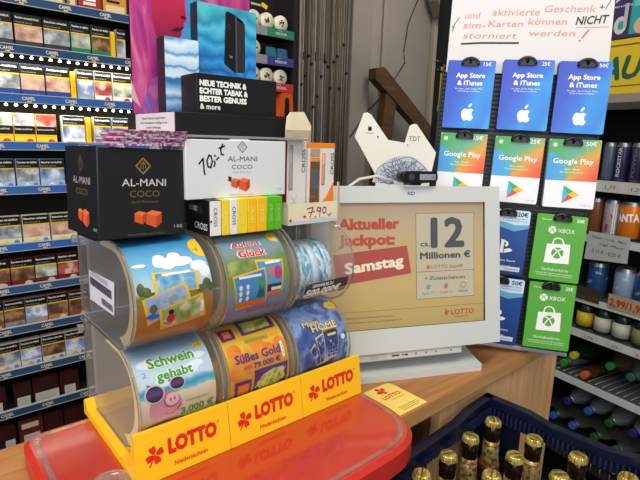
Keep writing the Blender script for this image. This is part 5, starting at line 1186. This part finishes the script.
SHZ = [(1.228, .033), (1.060, .022), (.862, .018), (.753, .022), (.588, .020)]
for i, (z, h) in enumerate(SHZ):
    b = MB(); b.box(-.745, .545, .004, .46, z-.006, z-.001, mat('cooler_shelf', '#4a4d4c', .4)); sb = b.build('shelf_board', t)
    b = MB(); b.box(-.745, .545, -.006, .004, z-h, z, ced); eg = b.build('shelf_edge', t)
    f = FR(-.0066)
    if i in (0, 3):
        for k, u in enumerate((-.115, -.03, .045, .125, .20)):
            b = MB(); b.rect(u-.004, u+.050, z-h+.003, z-.003, f, mat('tag_white', '#b9bcb4', .5)); b.text(('1,19', '1,79', '1,29', '2,49', '1,59')[k], u+.006, z-h*.72, h*.34, FR(-.0070), mat('tag_red' if i == 0 and k == 1 else 'tag_ink', '#8a3a2a' if i == 0 and k == 1 else '#33352f', .5), w=.030); b.build('price_tag', sb)
for k in range(60):
    pass
b = MB()
for k in range(58): b.rod((-.72+.0218*k, .01, .590), (-.72+.0218*k, .45, .590), .0025, mat('wire_grey', '#6d706d', .35, .6), 6)
b.build('wire_rack', t)
# poster above the sign
t = cool('poster_panel', 'purple poster with teal carton picture above the yellow sign', 'poster', -.10, -.004, 1.63)
b = MB(); b.box(-.06, .50, 0, .010, 0, .50, noise_mat('poster_purple', [(.3, '#241c3a'), (.5, '#3b2d5a'), (.7, '#4a3f66')], 14, rough=.4)); pp = b.build('panel', t)
b = MB(); f = FR(-.0006); b.rect(.078, .16, .006, .105, f, mat('poster_teal', '#2f9a9c', .4)); b.disc(.112, .026, .022, .022, FR(-.0010), mat('poster_peach', '#c9a98a', .4), 18); b.rect(.084, .150, .078, .098, FR(-.0010), mat('poster_teal_l', '#69b9b6', .4))
b.disc(.052, .034, .018, .024, f, mat('poster_pale', '#c9c6b9', .4), 18); b.disc(.054, .034, .0095, .012, FR(-.0010), mat('poster_teal', '#2f9a9c', .4), 14); b.rect(.060, .070, .03, .09, FR(-.0012), mat('poster_bar', '#b7b3a8', .4)); b.decal([(.030, .095), (.046, .105), (.052, .150), (.040, .150)], f, mat('poster_pale', '#c9c6b9', .4)); b.text('FRISCH & FRUCHTIG', .028, .083, .005, f, WHITE, w=.050); b.rect(.09, .14, .108, .13, f, mat('poster_pale', '#c9c6b9', .4))
b.build('artwork', pp)
# handwritten cooler note and price signs
t = cool('cooler_note', 'pale handwritten note hanging on the cooler shelf edge', 'note', -.056, -.010, .985)
b = MB(); b.prism([(0, 0), (.128, .012), (.126, .088), (.004, .088)], lambda a, z, d: (a, d, z), mat('note_grey', '#aab0ae', .6), 0, .0012); nt2 = b.build('sheet', t)
b = MB(); f = FR(-.0004); ik = mat('note_ink', '#2b2f33', .6)
for (s_, u, v, h, w_) in (('Wasser + Cola - Pfand', .014, .0700, .0080, .104), ('zzgl. Pfand', .040, .0520, .0070, .072), ('0,15 € / 0,25 €', .020, .0260, .0120, .088)): b.text(s_, u, v, h, f, ik, w=w_, shear=.2, rot=-2, bold=.0)
b.build('lettering', nt2)
for (u, v, w_, m, tx, ds, mk) in ((.034, .868, .110, mat('sign_beige', '#a3906f', .5), '2,99/1,95', 'beige price sign with red handwriting on the cooler shelf', '#a3302a'), (-.082, .868, .090, mat('sign_dark', '#3a2f2a', .5), 'Energy 1,49', 'dark price sign in front of the left blue cans', '#7a4a3a')):
    t = cool('price_sign', ds, 'sign', u, -.010, v); b = MB(); b.box(0, w_, 0, .0015, -.012, .030, m); pb = b.build('board', t)
    b = MB(); b.text(tx, .006, -.004, .022 if w_ > .1 else .010, FR(-.0004), mat('sign_ink_'+mk[1:], mk, .5), w=w_-.012, bold=.05 if w_ > .1 else .0); b.build('lettering', pb)
# cans and bottles
alu = mat('can_alu', '#9a9da0', .3, .8)
def can(u, d, z, r, h, body, label, group, deco=None):
    t = cool('drink_can', label, 'can', u, d, z, group)
    b = MB(); b.lathe([(r*.80, 0), (r, .006), (r, h-.012), (r*.84, h-.002), (r*.84, h), (r*.80, h-.0015), (.001, h-.0015)], body, 24, mats=[alu, body, alu, alu, alu, alu]); cb = b.build('can_body', t)
    if deco:
        b = MB(); fc = lambda hh: (lambda a, z_: ((r+hh)*math.sin(a/r), -(r+hh)*math.cos(a/r), z_)); deco(b, fc, r, h); b.build('print', cb)
def d_energy(c1, tx): 
    def f(b, fc, r, h):
        b.rect(-r*.35, r*.35, .008, h-.014, fc(.0003), mat('e_stripe_'+c1[1:], c1, .4)); b.text(tx, 0, 0, r*.5, lambda u, v: fc(.0007)(r*.25-v, .014+u), WHITE if tx == 'ROCKSTAR' else mat('can_dim_text', '#77727c', .5), w=h*.75, bold=.0)
    return f
def d_fanta(b, fc, r, h):
    b.decal([(-r*1.0, h*.40), (r*1.0, h*.52), (r*1.0, h*.30), (r*.2, h*.22), (-r*.8, h*.28)], fc(.0003), NAVY); b.text('FANTA', -r*1.05, h*.46, r*.72, fc(.0008), WHITE, w=r*2.2, bold=.06, rot=4); b.disc(-r*.5, h*.75, r*.25, r*.2, fc(.0003), mat('fanta_hl', '#f2a050', .4), 10)
def d_cola(b, fc, r, h):
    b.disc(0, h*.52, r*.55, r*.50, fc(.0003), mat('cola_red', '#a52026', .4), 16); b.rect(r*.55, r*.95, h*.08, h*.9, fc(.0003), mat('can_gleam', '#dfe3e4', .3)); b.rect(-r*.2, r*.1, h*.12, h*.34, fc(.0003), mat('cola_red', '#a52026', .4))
g1 = 'energy drink cans on the cooler top shelf'
for (u, c, c1, tx, ds) in ((-.045, '#4a5a6e', '#5f7896', 'ENERGY', 'blue grey energy can, leftmost on the cooler top shelf'), (-.006, '#2f2352', '#6d6a7c', 'ROCKSTAR', 'purple energy can with white vertical lettering'), (.036, '#2a2140', '#3d3360', 'POWER', 'dark purple energy can right of the lettered one'), (.076, '#4a2f2a', '#6d4a44', 'GUAVA', 'red brown energy can at the right picture edge')):
    can(u, .032, 1.228, .0185, .112, mat('ecan_'+c[1:], c, .3, .2), ds, g1, d_energy(c1, tx))
g2 = 'soft drink cans on the second cooler shelf'
for (u, r, c, d, ds) in ((-.070, .022, '#7a4a35', None, 'brown can half hidden by the green card stack'), (-.019, .0235, '#a9a9a8', d_cola, 'silver can with a red round mark above the note'), (.036, .0315, '#e07a1e', d_fanta, 'orange can with a white word on navy'), (.103, .0315, '#d0b422', d_fanta, 'yellow can with a white word on navy')):
    can(u, .045, 1.060, r, .112, mat('scan_'+c[1:], c, .3, .2), ds, g2, d)
pet = clear_mat('bottle_pet', tint='#d3dad9', haze=.5, hazecol='#a3aeac', gloss=1.4, rough=.05); petg = clear_mat('bottle_pet_green', tint='#4a7a4a', haze=.35, hazecol='#1f4a24', gloss=.6, rough=.08)
g3 = 'blue cans on the third cooler shelf'
for (u, c, ds) in ((-.036, '#2b4f86', 'blue can at the left of the third cooler shelf'), (.046, '#8fa9c4', 'pale blue can behind the beige price sign'), (.108, '#274a86', 'dark blue can at the right end above the beige sign')):
    can(u, .045, .862, .029, .112, noise_mat('bcan_'+c[1:], [(.3, c), (.6, c), (.75, '#dfe6ee')], 40, rough=.25, metal=.2), ds, g3)
g4 = 'white labelled jars on the fourth cooler shelf'
for (u, c, ds) in ((-.055, '#c9b02a', 'yellow labelled short bottle on the fourth cooler shelf'), (.003, '#b9bcac', 'white labelled jar, left one on the fourth cooler shelf'), (.060, '#b9bcac', 'white labelled jar, middle one under the beige sign'), (.118, '#7a7f5a', 'olive labelled jar at the right picture edge')):
    t = cool('drink_jar', ds, 'jar', u, .042, .753, g4); b = MB(); r = .026
    b.lathe([(r*.9, 0), (r, .004), (r, .066), (r*.8, .080), (r*.62, .086)], mat('jar_glass', '#1f2a22', .2), 24); jb = b.build('glass', t)
    b = MB(); b.lathe([(r+.0004, .010), (r+.0004, .054)], mat('jlab_'+c[1:], c, .5), 24); b.rect(-.018, .018, .020, .024, lambda a, z_: ((r+.001)*math.sin(a/r), -(r+.001)*math.cos(a/r), z_), mat('jar_ink', '#4a5a4a', .5)); b.build('label_band', t)
    b = MB(); b.lathe([(r*.66, .082), (r*.66, .094), (r*.6, .096)], mat('jar_lid', '#46586a', .35), 20); b.build('lid', t)
g5 = 'large plastic bottles lying on the wire rack'; g6 = 'clear plastic bottles lying in the bottom of the cooler'
def lying(u, d, z, r, L_, capc, cname, ds, group, m=None, tilt=8., yawo=0.):
    o = cool('plastic_bottle', ds, 'bottle', u, d, z, group)
    tf = lambda p: Vector((p.x, p.z*math.cos(R(tilt))+.0, p.y-p.z*math.sin(R(tilt))*0+p.z*math.sin(R(tilt))*-.0+r))
    m = m or pet
    b = MB(); b.lathe([(.0105, .018), (.0110, .030), (.0185, .043), (r*.82, .075), (r, .105), (r*.95, .12), (r, .135), (r, L_*.6), (r*.94, L_*.63), (r, L_*.66), (r, L_-.01), (r*.8, L_)], m, 22, tf=tf); b.build('bottle_body', o)
    b = MB(); b.lathe([(.0112, 0), (.0124, .0015), (.0124, .017), (.0118, .018)], mat('cap_'+cname, capc, .3), 20, tf=tf); b.build('cap', o)
    return o
BZ = .593
lying(-.062, .012, BZ+.026, .036, .28, '#a9b02a', 'lime', 'big green plastic bottle with lime cap lying on the rack', g5, petg)
lying(-.090, -.0+.01, BZ, .026, .24, '#2a8a3a', 'grass', 'bottle with a bright green cap behind the rack post', g5)
lying(.046, .03, BZ+.020, .046, .28, '#2a7a3a', 'leaf', 'plastic bottle with a leaf green cap right of the brown one', g5, clear_mat('bottle_brownish', tint='#8a7a5a', haze=.4, hazecol='#6d6248', gloss=.5))
lying(-.012, .0, BZ-.001, .019, .22, '#c95a1e', 'rust', 'brown drink bottle with an orange cap at the rack edge', g5, clear_mat('bottle_amber', tint='#8a5a2a', haze=.45, hazecol='#5a3f22', gloss=.5))
lying(.110, .03, BZ+.014, .045, .28, '#2f5f44', 'pine', 'clear bottle with a dull green cap at the right of the rack', g5)
BB = [(-.058, .495, '#1a2670', 'royal', 'clear bottle with a dark blue cap, upper left of the bottom heap'), (.014, .495, '#2458ac', 'azure', 'clear bottle with a bright blue cap, upper middle of the bottom heap'), (-.030, .420, '#2f5cae', 'cornflower', 'clear bottle with a mid blue cap above the crate rim'), (.082, .490, '#175426', 'bottlegreen', 'clear bottle with a green cap, right of the bright blue cap'), (.044, .420, '#175426', 'bottlegreen', 'clear bottle with a green cap, lowest above the crate rim'), (.152, .495, '#24256d', 'violet', 'clear bottle with a violet blue cap at the right picture edge'), (.112, .415, '#2a5a3a', 'moss', 'clear bottle with a moss cap half behind the crate rim'), (-.100, .420, '#2458ac', 'azure', 'clear bottle lying at the left of the bottom heap')]
for (u, z, c, cn_, ds) in BB: lying(u, .005, z-.034, .035, .27, c, cn_, ds, g6)
for k in range(6):
    lying(-.09+.068*k, .012, .312 if k % 2 else .306, .034, .27, '#8a98a4', 'greyblue', 'clear bottle with a grey blue cap in the lowest cooler layer, ' + ORD[k] + ' from the left', g6) if k < 5 else None
t = cool('bottle_bin', 'dark wire basket carrying the clear bottles at the cooler bottom', 'basket', 0, 0, 0)
b = MB(); b.box(-.74, .54, .01, .45, .296, .303, cin)
for k in range(40): b.rod((-.70+.03*k, .004, .300), (-.70+.03*k, .004, .330), .002, mat('wire_grey', '#6d706d', .35, .6), 6)
b.box(-.745, .545, .006, .45, .378, .384, clear_mat('bin_sheet', tint='#b9c0c0', haze=.2, hazecol='#555c5a', gloss=.3)); b.box(-.745, .545, .006, .45, .452, .458, clear_mat('bin_sheet', tint='#b9c0c0', haze=.2, hazecol='#555c5a', gloss=.3)); b.build('basket', t)

# ------------------------------------------------------------------ light
def area(name, loc, rot, sx, sy, power, col='#ffffff'):
    l = bpy.data.lights.new(name, 'AREA'); l.shape = 'RECTANGLE'; l.size = sx; l.size_y = sy; l.energy = power; l.color = rgb(col)[:3]
    o = bpy.data.objects.new(name, l); COL.objects.link(o); o.location = loc; o.rotation_euler = [R(a) for a in rot]; return o
area('ceiling_lamp', (-.35, -.75, 2.75), (18, -8, 0), 1.3, .8, 31, '#fff8ee')
area('ceiling_lamp_rear', (.2, .45, 2.75), (0, 0, 0), 1.4, .3, 9, '#fff1dc')
area('side_fill', (-1.7, -.1, 1.75), (90, 0, -90), 1.4, 1.0, 18, '#f4f6ff')  # added fill light, no window known there; brightens the clear drum ends
area('back_wall_fill', (2.1, .9, 2.75), (0, 0, 0), .6, .6, 16, '#fff0dc')  # added fill light that brightens the grey back wall and curtain
area('shop_window', (-1.3, -1.9, 1.9), (78, 0, -38), 1.6, 1.4, 22, '#f6f8ff')
for z in (1.487, 1.376):
    area('led_strip_light', (.12, FY-.002, z), (25, 0, 0), 1.0, .012, 1.1, '#fff2da')
w = bpy.data.worlds.new('world'); SC.world = w; w.use_nodes = True
w.node_tree.nodes['Background'].inputs[0].default_value = rgb('#e9e6e0'); w.node_tree.nodes['Background'].inputs[1].default_value = .36
SC.view_settings.view_transform = 'Standard'; SC.view_settings.look = 'None'; SC.view_settings.gamma = 1; SC.view_settings.exposure = 0
SC.cycles.transparent_max_bounces = 24; SC.cycles.max_bounces = 10
